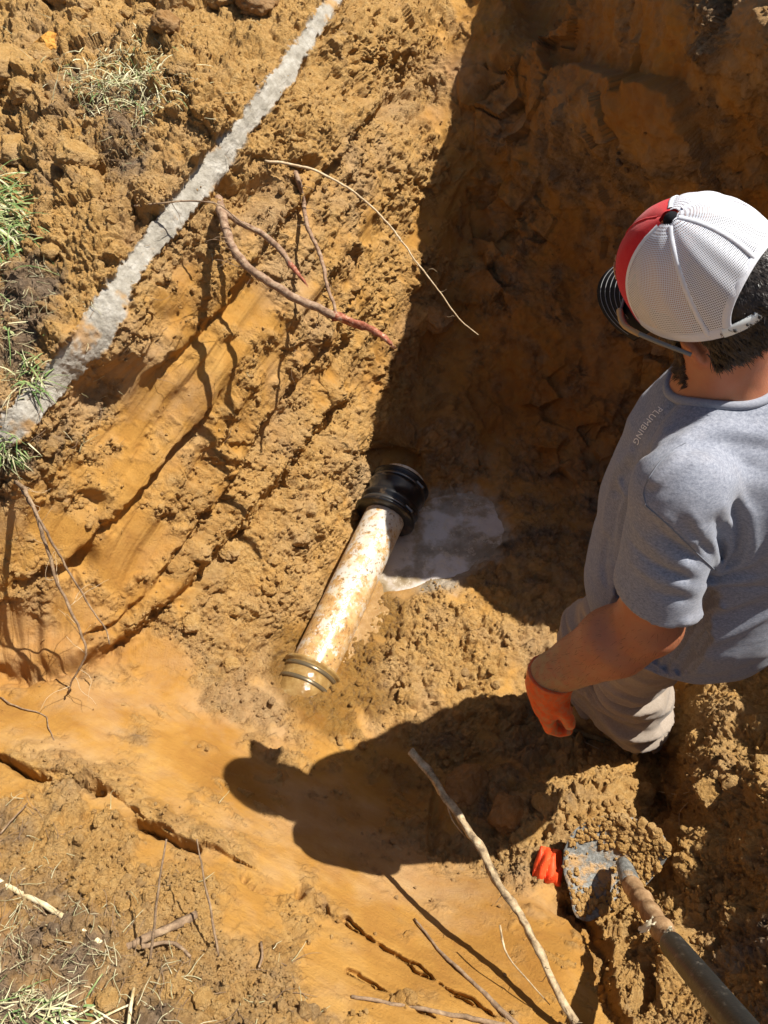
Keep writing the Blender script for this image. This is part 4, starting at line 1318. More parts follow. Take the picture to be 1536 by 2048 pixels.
# bill
def bill_pt(u, w, off=0):
    """u -1..1 across, w 0 root .. 1 edge"""
    th = u * R(70)
    root = np.array([.118 * math.cos(th), .094 * math.sin(th), -.018])
    edge = np.array([.118 * math.cos(th) + .092 * (math.cos(u * 1.2) ** .4), .094 * math.sin(th) * (1.0 - .06), -.018])
    q = root * (1 - w) + edge * w
    q[2] += -.034 * (abs(q[1]) / .09) ** 2 * (0.35 + .65 * w) - .030 * w + off
    return np.asarray(CAPC) + q[0] * hf + q[1] * hl + q[2] * hu
nb_, nw = 40, 10
Vt = [bill_pt(-1 + 2 * i / nb_, j / nw, .0022) for i in range(nb_ + 1) for j in range(nw + 1)]
Vb = [bill_pt(-1 + 2 * i / nb_, j / nw, -.0018) for i in range(nb_ + 1) for j in range(nw + 1)]
Fb = []; st2 = nw + 1; nt_ = len(Vt)
for i in range(nb_):
    for j in range(nw):
        a = i * st2 + j
        Fb.append((a, a + 1, a + st2 + 1, a + st2)); Fb.append((nt_ + a, nt_ + a + st2, nt_ + a + st2 + 1, nt_ + a + 1))
    a = i * st2 + nw; Fb.append((a, nt_ + a, nt_ + a + st2, a + st2))
    a = i * st2; Fb.append((a, a + st2, nt_ + a + st2, nt_ + a))
for j in range(nw):
    for i in (0, nb_):
        a = i * st2 + j; Fb.append((a, a + 1, nt_ + a + 1, nt_ + a))
cap_part('bill', np.array(Vt + Vb), np.array(Fb), M_CAPB)
for k in range(5):
    w0 = .30 + .145 * k
    pth = [bill_pt(u, w0 * (1 - .0 * abs(u)), .0030) for u in np.linspace(-.93 + .05 * (4 - k), .93 - .05 * (4 - k), 60)]
    v_, f_ = tube_mesh(pth, [.00055] * 60, 4, False)
    cap_part('stitching', v_, f_, M_THREAD)
M_TAN = NT("tan_thread").set((.62, .42, .22), .8)
emb = []
for k in range(34):
    t_ = R(14 + 16 * rng.random()); v0_ = .30 + .22 * rng.random()
    emb.append(tube_mesh([cap_pt(t_, v0_, .003), cap_pt(t_ + R(2.5 * rng.normal()), v0_ + .02 + .02 * rng.random(), .0035)], [.0009, .0009], 4))
v_, f_ = merge(emb); tag(cap_part('embroidery', v_, f_, M_TAN), kind='stuff')

# ---- hair, sideburn and beard: short strands rooted on the skin
th_ = NT("dark_hair"); M_HAIR = th_.set(th_.ramp(th_.noise(th_.coord(), 60, 3, .6), [(.35, (.012, .009, .008)), (.65, (.045, .033, .026))]), .42, None, .5)
tbd = NT("beard_hair"); M_BEARD = tbd.set(tbd.ramp(tbd.noise(tbd.coord(), 60, 3, .6), [(.35, (.02, .012, .008)), (.65, (.09, .045, .022))]), .5, None, .4)
def strands(name, mask_fn, n, length, mat, lift, comb, seed, wid=.0007):
    r2 = np.random.default_rng(seed)
    q = (bV - HEADC) @ HA.T
    m = np.where(mask_fn(q))[0]
    if not len(m): return
    eps = 1e-3
    pick = r2.choice(m, n)
    p0 = bV[pick] + r2.normal(0, .0022, (n, 3))
    gr = np.stack([f_body((p0 + e).astype(np.float32)) - f_body((p0 - e).astype(np.float32)) for e in np.eye(3) * eps], -1)
    gr /= np.linalg.norm(gr, axis=1, keepdims=True) + 1e-9
    p0 = p0 - gr * f_body(p0.astype(np.float32))[:, None]
    cb = comb(q[pick]) @ HA
    cb = cb - (cb * gr).sum(1, keepdims=True) * gr
    cb /= np.linalg.norm(cb, axis=1, keepdims=True) + 1e-9
    clump = np.stack([perlin(p0 * 90, 111 + k) for k in range(3)], -1)
    dr = cb + clump * .9 + r2.normal(0, .25, (n, 3))
    ln = length * (.6 + .8 * r2.random(n))[:, None]
    sd = np.cross(dr, gr); sd /= np.linalg.norm(sd, axis=1, keepdims=True) + 1e-9
    pts = [p0, p0 + gr * ln * lift + dr * ln * .35, p0 + gr * ln * lift * 1.1 + dr * ln * .8]
    Vv = np.concatenate([np.stack([pts[0] - sd * wid, pts[0] + sd * wid, pts[1] + sd * wid * .9, pts[1] - sd * wid * .9, pts[2] + sd * wid * .3, pts[2] - sd * wid * .3], 1)]).reshape(-1, 3)
    b0 = np.arange(n) * 6
    Ff = np.concatenate([np.stack([b0, b0 + 1, b0 + 2, b0 + 3], -1), np.stack([b0 + 3, b0 + 2, b0 + 4, b0 + 5], -1)])
    return tag(person_part(name, Vv, Ff, mat, None, False), kind='stuff')

qh = (bV - HEADC) @ HA.T
sc_ = sstep(-.05, -.03, qh[:, 2]) * sstep(-.03, -.05, qh[:, 0]) * (qh[:, 2] > -.06)
sc_ = np.maximum(sc_, (np.linalg.norm(qh, axis=1) < .14) * (qh[:, 2] > -.075) * (qh[:, 0] < -.035))
a = body.data.attributes.new('scalp', 'FLOAT', 'POINT'); a.data.foreach_set('value', (sc_ * .9).astype(np.float32))
hair_mask = lambda q: (q[:, 2] < -.030) & ((q[:, 2] > -.085 - .02 * (q[:, 0] < -.03)) & (q[:, 0] < .022) & (q[:, 2] > -.11) & (np.linalg.norm(q, axis=1) < .14) & ~((q[:, 2] < -.03) & (np.abs(q[:, 0] + .012) < .024) & (np.abs(q[:, 1]) > .074)) & ((q[:, 2] > -.055) | (q[:, 0] < -.022))) | ((q[:, 2] > -.075) & (q[:, 2] < -.01) & (q[:, 0] > .0) & (q[:, 0] < .035) & (np.abs(q[:, 1]) > .055))
strands('hair', hair_mask, 26000, .013, M_HAIR, .35, lambda q: np.stack([-.5 + 0 * q[:, 0], q[:, 1] * 2, -.8 + 0 * q[:, 0]], -1), 5)
strands('crown_hair', lambda q: (q[:, 2] > -.045) & (q[:, 2] < .05) & (q[:, 0] < -.068) & (np.linalg.norm(q, axis=1) < .13), 14000, .0065, M_HAIR, .2, lambda q: np.stack([-.1 + 0 * q[:, 0], q[:, 1] * 3, -1 + 0 * q[:, 0]], -1), 8, .0006)
beard_mask = lambda q: (((q[:, 0] > .012) & (q[:, 2] < -.088 - .4 * np.clip(.05 - q[:, 0], -.02, .03)) & (q[:, 2] > -.185)) | ((q[:, 0] > .08) & (q[:, 2] < -.093) & (q[:, 2] > -.12))) & (np.linalg.norm(q, axis=1) < .185) & (q[:, 0] > .014 + .25 * (q[:, 2] + .15))
strands('beard', beard_mask, 11000, .009, M_BEARD, .35, lambda q: np.stack([.4 + 0 * q[:, 0], q[:, 1] * 1, -.9 + 0 * q[:, 0]], -1), 6, .0006)
def arm_zone(q):
    p = q @ HA + HEADC
    e, w_ = np.asarray(EL_L), np.asarray(WR_L)
    return (sd_cone(p.astype(np.float32), e, w_ * .85 + e * .15, .07, .06) < 0)
strands('arm_hair', arm_zone, 750, .010, M_BEARD, .15, lambda q: np.tile(((WR_L - EL_L) @ HA.T)[None] * 4, (len(q), 1)), 12, .00016)

# ---- sunglasses
M_FRAME = NT("grey_frame").set((.16, .17, .17), .35)
M_FRAME2 = NT("amber_frame").set((.42, .27, .12), .4)
tlz = NT("dark_lens"); M_LENS = tlz.set((.01, .01, .012), .08)
sung = empty('sunglasses'); sung.parent = person
Hh = lambda f, l, u: np.asarray(HEADC + hf * f + hl * l + hu * u)
for s in (1, -1):
    pth = smooth_path([Hh(.108, s * .070, -.036), Hh(.075, s * .094, -.032), Hh(.030, s * .104, -.034), Hh(-.010, s * .106, -.044), Hh(-.032, s * .103, -.058)], 16)
    v_, f_ = tube_mesh(pth, list(np.linspace(.0042, .0030, 16)), 8)
    ob = np_mesh('temple', v_ - np.array(person.location), f_, M_FRAME, sung)
    v_, f_ = tube_mesh(smooth_path([Hh(.110, s * .068, -.036), Hh(.080, s * .093, -.0315), Hh(.045, s * .1025, -.0325)], 8), [.0052, .005, .005, .0048, .0046, .0044, .0042, .004], 8)
    np_mesh('temple_front', v_ - np.array(person.location), f_, M_FRAME2, sung)
    gv, gf = [], []
    for i in range(13):
        for j in range(7):
            a_ = (i / 12) ; b_ = (j / 6 - .5)
            yy = s * (.008 + .060 * a_)
            gv.append(Hh(.118 - .012 * (a_ ** 2) * 1.1, yy, -.052 + b_ * .036 * (1 - .5 * abs(a_ - .5) ** 2)))
    for i in range(12):
        for j in range(6):
            a0 = i * 7 + j; gf.append((a0, a0 + 7, a0 + 8, a0 + 1))
    np_mesh('lens', np.array(gv) - np.array(person.location), np.array(gf), M_LENS, sung)
v_, f_ = tube_mesh(smooth_path([Hh(.108, -.068, -.036), Hh(.120, -.03, -.034), Hh(.121, 0, -.036), Hh(.120, .03, -.034), Hh(.108, .068, -.036)], 20), [.0026] * 20, 6)
np_mesh('frame', v_ - np.array(person.location), f_, M_FRAME, sung)
# ------------------------------------------------------------------ drain pipe and couplings
def setsoil(me, loose=1, dark=0, wet=0, red=0, pale=0):
    n = len(me.vertices)
    a = me.attributes.new('soil', 'FLOAT_COLOR', 'POINT'); a.data.foreach_set('color', np.tile(np.array([loose, dark, wet, 1], np.float32), n))
    a = me.attributes.new('soil2', 'FLOAT_COLOR', 'POINT'); a.data.foreach_set('color', np.tile(np.array([red, pale, 0, 1], np.float32), n))

def lathe(A, ax, prof, seg=48, wob=0.0):
    """prof: (distance along, radius) pairs"""
    A = np.array(A, float); ax = np.array(ax, float); ax /= np.linalg.norm(ax)
    u = np.cross(ax, [0, 0, 1.0]); u /= np.linalg.norm(u); v = np.cross(ax, u)
    Vv, Ff = [], []
    for i, (s, r) in enumerate(prof):
        for k in range(seg):
            a_ = 2 * math.pi * k / seg
            rr = r * (1 + wob * math.sin(3 * a_ + s * 20))
            Vv.append(A + ax * s + rr * (math.cos(a_) * u + math.sin(a_) * v))
    for i in range(len(prof) - 1):
        for k in range(seg):
            a_, b_ = i * seg + k, i * seg + (k + 1) % seg
            Ff.append((a_, b_, b_ + seg, a_ + seg))
    return np.array(Vv), np.array(Ff)

PA = np.array(W(622, 1345, .022)); PB = np.array(W(772, 1030, .085))
pax = PB - PA; plen = np.linalg.norm(pax); pax /= plen
pipe = empty('drain_pipe', tuple((PA + PB) / 2))
tag(pipe, 'mud-stained white plastic drain pipe lying on the wet floor of the pit', 'pipe')
def pp(name, v, f, m, par=None, smooth=True):
    return np_mesh(name, v - (PA + PB) / 2, f, m, par or pipe, smooth)
t = NT("stained_white_pipe"); co = t.coord()
sxy = t.n('ShaderNodeSeparateXYZ'); t.l(co, sxy.inputs[0])
mud = t.ramp(t.math('SUBTRACT', t.noise(co, 19, 8, .8), t.math('MULTIPLY', sxy.outputs[1], .20)), [(.47, 0.0), (.53, 1.0)])
sp = t.ramp(t.noise(co, 75, 4, .7), [(.57, 0.0), (.63, 1.0)])
c = t.mix(t.math('MULTIPLY', mud, .9), (.60, .55, .47), t.ramp(t.noise(co, 30, 5, .7), [(.35, (.36, .16, .025)), (.6, (.52, .30, .09))]))
c = t.mix(t.math('MULTIPLY', sp, .85), c, (.16, .10, .05))
pxn = t.n('ShaderNodeSeparateXYZ'); t.l(co, pxn.inputs[0])
smear = t.ramp(t.noise(co, 26, 6, .75, (1, 1, .4)), [(.50, 0.0), (.60, 1.0)])
c = t.mix(t.math('MULTIPLY', smear, .55), c, (.62, .45, .24))
M_PIPE = t.set(c, .28, t.bump(t.math('ADD', mud, t.noise(co, 90, 4, .6)), .3, .002), .5)
PR = .077
v2, f2 = lathe(PA - pax * .04, pax, [(s, PR) for s in np.linspace(0, plen + .14, 30)])
pp('barrel', v2, f2, M_PIPE)
t = NT("black_rubber"); co = t.coord()
c = t.mix(t.ramp(t.noise(co, 16, 6, .7), [(.54, 0.0), (.68, .55)]), (.012, .012, .013), (.17, .11, .06))
M_RUB = t.set(c, .30, t.bump(t.noise(co, 140, 4, .6), .12, .002), .5)
M_STEEL = NT("wet_steel_band").set((.16, .15, .14), .3, None, .5, Metallic=.8)
CA = PB - pax * .015
prof = [(0, .072), (0, .110), (.004, .116), (.012, .117), (.016, .106), (.038, .105), (.044, .113), (.05, .115), (.06, .115), (.066, .107), (.10, .107), (.115, .113), (.128, .114), (.134, .106), (.150, .105), (.156, .115), (.166, .116), (.171, .110), (.173, .075)]
v, f = lathe(CA, pax, prof, 64)
cpl = pp('coupling', v, f, M_RUB)
for s0 in (.019, .136):
    v, f = lathe(CA, pax, [(s0, .105), (s0, .1085), (s0 + .013, .1085), (s0 + .013, .105)], 64)
    pp('clamp_band', v, f, M_STEEL, cpl)
uu = np.cross(pax, [0, 0, 1.0]); uu /= np.linalg.norm(uu); vv = np.cross(uu, pax)
for s0 in (.0255, .1425):
    for a_ in (-.5,):
        r_ = (math.cos(a_) * uu * 1 + math.sin(a_ + 1.3) * vv)
        c0 = CA + pax * s0 + r_ / np.linalg.norm(r_) * .112
        tn = np.cross(pax, r_); tn /= np.linalg.norm(tn)
        v, f = tube_mesh([c0 - tn * .018, c0 + tn * .014, c0 + tn * .0145, c0 + tn * .022], [.006, .006, .008, .008], 8)
        pp('clamp_screw', v, f, M_STEEL, cpl)
# pipe beyond the coupling, running into the far wall
v, f = lathe(CA + pax * .16, pax, [(0, .085), (.04, .085)])
pp('buried_pipe', v, f, M_PIPE)
# muddy bell coupling at the near end
t = NT("mud_coated_coupling"); co = t.coord()
c = t.ramp(t.noise(co, 18, 6, .7), [(.35, (.22, .12, .035)), (.55, (.32, .20, .07)), (.72, (.46, .34, .17))])
M_BELL = t.set(c, .10, t.bump(t.noise(co, 35, 5, .6), .45, .006), .6)
BA = PA + pax * .012
v, f = lathe(BA, -pax, [(0, .074), (-.003, .092), (-.001, .100), (.006, .101), (.010, .095), (.016, .091), (.05, .090), (.10, .089), (.18, .086), (.184, .06), (.184, .001)], 56, .01)
bell = pp('end_coupling', v, f, M_BELL)
v, f = lathe(BA, -pax, [(.016, .0885), (.016, .0925), (.030, .0925), (.030, .0885)], 56)
pp('clamp_band', v, f, NT("dirty_steel_band").set((.22, .17, .10), .25, None, .5, Metallic=.6), bell)
v, f = lathe(BA, -pax, [(.062, .0885), (.062, .0925), (.075, .0925), (.075, .0885)], 56)
pp('clamp_band', v, f, bpy.data.materials['dirty_steel_band'], bell)

# ------------------------------------------------------------------ standing water
def pool(name, poly, z, mat, label, hgt=None):
    poly = np.array(poly, float)
    c0 = poly.mean(0); n = len(poly); N2 = 96
    per = smooth_path(np.concatenate([poly, poly[:1]]), N2 + 1)[:-1]
    wv = np.concatenate([per * .03, np.zeros((N2, 1))], 1)
    per = per + (per - c0) / np.linalg.norm(per - c0, axis=1, keepdims=True) * (13 * perlin(wv, 133) + 9 * perlin(wv * 2.7, 134))[:, None]
    Vv, Ff = [], []
    K = 26
    for j in range(K + 1):
        for k in range(N2):
            q = c0 + (per[k] - c0) * (j / K)
            w = W(q[0], q[1], z)
            Vv.append([w[0], w[1], z])
    Vv = np.array(Vv)
    Vv[:, 2] += .0012 * fbm(Vv * 30, 131, 3) if hgt is None else hgt(Vv)
    for j in range(K):
        for k in range(N2):
            a_, b_ = j * N2 + k, j * N2 + (k + 1) % N2
            Ff.append((a_, b_, b_ + N2, a_ + N2))
    o = np_mesh(name, Vv, np.array(Ff), mat)
    tag(o, label, kind='structure')
    return o
t = NT("milky_muddy_water"); co = t.coord()
n1 = t.noise(co, 5.5, 5, .6); n2 = t.noise(co, 24, 7, .75)
c = t.ramp(n1, [(.40, (.20, .14, .07)), (.47, (.32, .25, .165)), (.54, (.52, .46, .41)), (.70, (.60, .54, .48))])
c = t.mix(t.ramp(n2, [(.54, 0.0), (.62, .7)]), c, (.52, .44, .33))
M_POOL = t.set(c, t.ramp(n2, [(.5, .05), (.62, .45)]), t.bump(n2, .2, .004), .7)
pool('puddle', [(862, 982), (915, 972), (968, 985), (1012, 1028), (1022, 1075), (1000, 1125), (950, 1150), (915, 1180), (850, 1192), (800, 1200), (760, 1200), (730, 1150), (790, 1060), (840, 1020)], -.014, M_POOL, 'milky brown muddy puddle beside the black coupling of the pipe')
t = NT("orange_muddy_water"); co = t.coord()
n2 = t.noise(co, 30, 7, .75)
c = t.mix(t.ramp(n2, [(.46, 0.0), (.66, 1.0)]), (.30, .17, .06), (.44, .28, .12))
M_POOL2 = t.set(c, .06, t.bump(t.noise(co, 55, 6, .7), .55, .006), .7)
pool('muddy_water', [(575, 1240), (610, 1180), (680, 1130), (760, 1170), (775, 1225), (740, 1290), (735, 1340), (700, 1400), (640, 1450), (585, 1420), (545, 1340), (550, 1280)], .004, M_POOL2, 'glossy orange muddy water around the near end of the pipe')

# ------------------------------------------------------------------ roots and sticks
def bark(name, a, b, c, sc=60):
    t = NT(name); co = t.coord()
    n = t.noise(co, sc, 6, .7, (1, 1, 1))
    return t.set(t.ramp(n, [(.32, a), (.52, b), (.70, c)]), .85, t.bump(t.noise(co, sc * 2.5, 5, .65), .6, .003), .2)
M_ROOT = bark("root_bark", (.12, .065, .04), (.30, .19, .12), (.44, .32, .22))
M_RAW = bark("torn_red_wood", (.20, .05, .025), (.34, .12, .07), (.62, .48, .32), 90)
M_STICK = bark("weathered_stick", (.10, .065, .04), (.42, .31, .18), (.66, .54, .36), 45)
M_TWIG = bark("thin_twig", (.13, .085, .05), (.27, .18, .11), (.42, .30, .18))
M_PALEROOT = bark("pale_rootlet", (.42, .30, .17), (.58, .44, .27), (.70, .58, .40))
M_STRAW = bark("pale_straw_stick", (.38, .27, .12), (.66, .55, .33), (.80, .72, .52), 30)
def stick(name, pts, r0, r1, mat, parent=None, seg=8, wob=.18, n=None, gnarl=.0, tips=0, extra=None):
    P0 = np.array([W(*q) if not isinstance(q, Vector) else q for q in pts], float)
    n = n or max(10, int(np.linalg.norm(np.diff(P0, axis=0), axis=1).sum() / .012))
    path = smooth_path(P0, n)
    if gnarl:
        path += gnarl * np.stack([perlin(path * 22, 140 + k) for k in range(3)], -1)
        path += gnarl * .4 * np.stack([perlin(path * 70, 150 + k) for k in range(3)], -1)
    tt_ = np.linspace(0, 1, n)
    rad = (r0 + (r1 - r0) * tt_) * (1 + .18 * perlin(path * 35, 160))
    v, f = tube_mesh(path, rad, seg, True, wob)
    parts_ = [(v, f)]
    tg_ = path[-1] - path[-3]; tg_ /= np.linalg.norm(tg_)
    for k in range(tips):
        o_ = rng.normal(0, 1, 3); o_ -= (o_ @ tg_) * tg_; o_ /= np.linalg.norm(o_)
        b = path[-1 - rng.integers(0, 4)] + o_ * r1 * .6
        parts_.append(tube_mesh(np.array([b - tg_ * .02, b + tg_ * .008, b + tg_ * (.018 + .02 * rng.random()) + o_ * .003]), [r1 * .35, r1 * .3, r1 * .06], 5))
    o = np_mesh(name, v, f, mat, parent)
    sub_ = o if (parent is None or parent.parent is None) else parent
    for v, f in parts_[1:]: np_mesh('splinter', v, f, mat, sub_)
    return o, path
def gz(px, py): return ground_at(px, py)[0][2]
def side_roots(parent, path, n, ln, mat, seed, r=.0011):
    r_ = np.random.default_rng(seed); ps = []
    for k in range(n):
        i = r_.integers(2, len(path) - 2)
        d_ = r_.normal(0, 1, 3); d_ /= np.linalg.norm(d_)
        p = [path[i]]; 
        for q in range(5):
            d_ = d_ + r_.normal(0, .35, 3); d_ /= np.linalg.norm(d_)
            p.append(p[-1] + d_ * ln * (.5 + r_.random()) / 5)
        ps.append(tube_mesh(smooth_path(p, 10), list(np.linspace(r, r * .4, 10)), 4))
    v, f = merge(ps)
    return tag(np_mesh('rootlets', v, f, mat, parent), kind='stuff')
def root_thing(label, cat='root', group='tree roots torn out of the left pit wall', name='root'):
    r = empty(name); tag(r, label, cat, group); return r

z0 = gz(440, 412)
r1 = root_thing('thickest forked reddish root jutting from the left wall, its end splintered')
o, path = stick('main_stem', [(436, 398, z0 - .01), (446, 435, z0 + .015), (468, 500, 1.15), (512, 548, 1.13), (600, 600, 1.09), (672, 634, 1.06)], .0125, .0105, M_ROOT, r1, 10, .14, gnarl=.006)
o2, p2 = stick('splintered_end', [(668, 632, 1.06), (700, 642, 1.055), (745, 660, 1.04), (784, 690, 1.02)], .0125, .006, M_RAW, r1, 9, .5, gnarl=.004, tips=5)
o3, p3 = stick('branch', [(444, 420, z0 + .012), (480, 446, 1.17), (530, 472, 1.155), (562, 502, 1.14), (580, 528, 1.13)], .0085, .0080, M_ROOT, r1, 9, .14, gnarl=.004)
o4, p4 = stick('branch_splinter', [(578, 525, 1.13), (592, 543, 1.12), (611, 566, 1.11)], .0082, .003, M_RAW, r1, 7, .5, tips=4)
side_roots(r1, path, 12, .08, M_TWIG, 1); 
zb = gz(596, 350)
r2 = root_thing('dark straight root hanging down behind the splintered root on the left wall')
o, path = stick('main_stem', [(588, 338, zb - .02), (597, 365, zb + .01), (606, 400, 1.075), (612, 445, 1.05), (640, 510, 1.02), (655, 570, .985), (673, 628, .95)], .0088, .005, M_ROOT, r2, 8, .16, gnarl=.005)
side_roots(r2, path, 7, .06, M_TWIG, 2)
r3 = root_thing('long thin arching rootlet reaching into the shade of the far wall')
o, path = stick('main_stem', [(530, 322, gz(530, 322) + .0), (590, 330, 1.19), (680, 366, 1.14), (760, 430, 1.07), (830, 520, .98), (880, 585, .90), (925, 645, .82), (957, 670, .78)], .0042, .0016, M_PALEROOT, r3, 7, .1, gnarl=.004)
side_roots(r3, path[len(path) // 2:], 7, .045, M_PALEROOT, 3, .0008)
r4 = root_thing('brown root pair dangling at the lower left of the left wall')
za = gz(38, 968)
o, path = stick('main_stem', [(30, 962, za), (60, 1000, .86), (92, 1090, .78), (112, 1160, .70), (160, 1262, .58), (173, 1305, .53), (150, 1350, .47), (134, 1385, .42)], .0058, .0022, M_TWIG, r4, 7, .2, gnarl=.006)
o, path2 = stick('branch', [(42, 975, za + .01), (80, 1040, .85), (130, 1130, .73), (195, 1235, .58), (213, 1258, .55), (219, 1288, .52)], .0042, .0018, M_TWIG, r4, 7, .2, gnarl=.005)
side_roots(r4, path, 16, .10, M_PALEROOT, 4, .0009)
r5 = root_thing('thin brown root lying across the pale clay band')
o, path = stick('main_stem', [(268, 412, gz(268, 412) + .006), (345, 404, 1.235), (400, 402, 1.24), (440, 412, 1.235), (478, 440, 1.20), (520, 470, 1.15)], .0030, .0014, M_TWIG, r5, 6, .1, gnarl=.003)
side_roots(r5, path, 5, .05, M_TWIG, 5)
r6 = root_thing('fine root trailing down the crumbly top of the left wall')
o, path = stick('main_stem', [(797, -20, 1.3), (792, 40, 1.27), (775, 90, 1.2), (768, 150, 1.14), (745, 215, 1.08)], .0022, .0010, M_TWIG, r6, 5, .1, gnarl=.006)
side_roots(r6, path, 5, .05, M_PALEROOT, 6, .0008)

def ground_stick(label, name, pts, r0, r1, mat, lift=.006, cat='stick', group='sticks and twigs on the foreground slope', **kw):
    q = []
    for p_ in pts:
        if len(p_) == 3: q.append(p_)
        else: q.append((p_[0], p_[1], gz(*p_) + lift))
    o, path = stick(name, q, r0, r1, mat, None, **kw)
    tag(o, label, cat, group)
    return o, path
st, path = ground_stick('longest weathered stick, leaning out over the man\'s shadow', 'stick', [(822, 1503, .60), (868, 1558, .605), (905, 1612, .61), (955, 1688, .61), (985, 1742, .61), (1040, 1832, .61), (1092, 1935, .605), (1130, 2005, .60), (1165, 2075, .59)], .0088, .0075, M_STICK, wob=.35, gnarl=.007, tips=4)
tw, _ = stick('side_twig', [(890, 1590, .607), (905, 1640, .60), (930, 1672, .585)], .0022, .001, M_STICK, st)
tw, _ = stick('side_twig', [(1000, 1850, .60), (1010, 1900, .59), (1060, 1965, .58), (1100, 2010, .575)], .0022, .001, M_STICK, st)
side_roots(st, path, 14, .03, M_STICK, 7, .0009)
ground_stick('thin dark twig slanting down to the bottom edge beside the long stick', 'twig', [(828, 1838), (880, 1902), (960, 1978), (1035, 2050)], .0022, .0055, M_TWIG, cat='twig', gnarl=.005, tips=2)
ground_stick('flat twig half buried at the bottom edge below the long crack', 'twig', [(700, 1995), (800, 2010), (900, 2030), (1010, 2050)], .003, .005, M_TWIG, .002, cat='twig', gnarl=.005)
ground_stick('thin upright stem, left one of the pair above the dead branch', 'stem', [(300, 1928, gz(300, 1928)), (308, 1850, gz(300, 1928) + .05), (318, 1770, gz(300, 1928) + .09), (333, 1678, gz(300, 1928) + .13)], .0026, .0016, M_TWIG, cat='stem', gnarl=.003)
ground_stick('thin upright stem, right one of the pair below the cracked crust', 'stem', [(436, 1912, gz(436, 1912)), (425, 1840, gz(436, 1912) + .04), (408, 1760, gz(436, 1912) + .08), (393, 1678, gz(436, 1912) + .12)], .0026, .0014, M_TWIG, cat='stem', gnarl=.003)
ground_stick('short thick dark dead branch lying on loose soil', 'stick', [(254, 1893), (300, 1872), (350, 1850), (390, 1830)], .006, .009, M_TWIG, .008, wob=.3, gnarl=.004)
ground_stick('second dark branch curving under the short thick one', 'stick', [(252, 1890), (285, 1893), (330, 1885), (365, 1898), (380, 1912)], .0045, .003, M_TWIG, .006, wob=.3, gnarl=.004)
ground_stick('pale peeled stick lying on dark soil by the left edge', 'stick', [(-20, 1752), (30, 1782), (90, 1812), (168, 1862), (200, 1888)], .0052, .0045, M_STRAW, .004, wob=.15, gnarl=.003)
ground_stick('dark twig beside the pale peeled stick', 'twig', [(0, 1668), (25, 1640), (55, 1605)], .0018, .0012, M_TWIG, .02, cat='twig', gnarl=.004)
ground_stick('twig with small forks standing near the bottom centre', 'twig', [(522, 1885), (524, 1915), (518, 1935)], .0028, .002, M_TWIG, .012, cat='twig')
ground_stick('pale straw stem sticking out of soil at the bottom left', 'twig', [(268, 1976), (262, 2010), (256, 2055)], .0028, .0030, M_STRAW, .02, cat='twig')
ground_stick('slender straw lying beside the pale stem at the bottom left', 'twig', [(180, 2050), (225, 2025), (262, 2008)], .0022, .0016, M_STRAW, .012, cat='twig')
ground_stick('thin root lying across the top edge of the smooth clay on the left', 'rootlet', [(0, 1395), (45, 1418), (85, 1428), (100, 1465), (108, 1480)], .0022, .0012, M_TWIG, .004, cat='root', gnarl=.004)
for (lab, pts) in (('curved white hair root over the shaded step by the man\'s boot', [(1318, 1583), (1345, 1588), (1386, 1582)]), ('short white hair root dangling above the spade', [(1358, 1650), (1362, 1620), (1376, 1605)]), ('faint white thread on dark soil below the man\'s boot', [(1115, 1460), (1150, 1475), (1198, 1498)])):
    ground_stick(lab, 'rootlet', pts, .0010, .0008, M_PALEROOT, .03, cat='root', group='hair-thin pale roots', seg=5)

import bmesh
def ico(sub):
    bm = bmesh.new(); bmesh.ops.create_icosphere(bm, subdivisions=sub, radius=1)
    v = np.array([q.co[:] for q in bm.verts]); f = np.array([[q.index for q in p.verts] for p in bm.faces]); bm.free()
    return v, f
def clod_shape(sub, seed, ang=.5):
    v, f = ico(sub)
    r_ = np.random.default_rng(seed)
    n_pl = 9
    pl = r_.normal(0, 1, (n_pl, 3)); pl /= np.linalg.norm(pl, axis=1, keepdims=True)
    lim = .62 + .25 * r_.random(n_pl)
    for k in range(n_pl):
        d_ = v @ pl[k]; ex = np.clip(d_ - lim[k], 0, None)
        v = v - ex[:, None] * pl[k] * .85
    q = v + seed * 3.1
    if sub >= 3:
        f1, v1, t1 = worley((q * 3.2).astype(np.float32), seed & 63, True)
        disp = .20 * fbm(q * 1.4, seed & 63, 3) + .07 * fbm(q * 5, 9, 3) + .045 * fbm(q * 16, 8, 2) + .15 * (np.sqrt(np.clip(1 - (f1 / .9) ** 2, 0, 1)) - .6) + .03 * fbm(q * 9, 7, 3)
    else:
        disp = .45 * perlin(q * 1.7, seed & 63) + .25 * perlin(q * 4.1, 5)
    v = v * (1 + disp[:, None])
    return v, f
# ------------------------------------------------------------------ spade
spade = empty('spade', W(1270, 1790, .3))
tag(spade, 'dirt-caked spade with a taped handle leaning towards the viewer', 'spade')
SPO = np.array(spade.location)
t = NT("worn_spade_steel"); co = t.coord()
n1 = t.noise(co, 14, 6, .7); n2 = t.noise(co, 90, 6, .8)
c = t.ramp(n2, [(.32, (.07, .07, .062)), (.5, (.19, .19, .175)), (.68, (.36, .36, .34))])
dirtm = t.ramp(n1, [(.50, 0.0), (.60, 1.0)])
c = t.mix(t.math('MULTIPLY', dirtm, .9), c, (.44, .26, .10))
M_BLADE = t.set(c, .6, t.bump(t.math('ADD', n2, dirtm), .5, .004), .4, Metallic=.25)
out = [(1128, 1700), (1126, 1735), (1138, 1780), (1158, 1838), (1172, 1843), (1210, 1826), (1262, 1796), (1310, 1750), (1338, 1700), (1318, 1660), (1280, 1640), (1225, 1630), (1180, 1640), (1145, 1665)]
per = smooth_path(np.array(out + out[:1], float), 73)[:-1]
cc = np.array([1230.0, 1725.0])
Vv, Ff = [], []
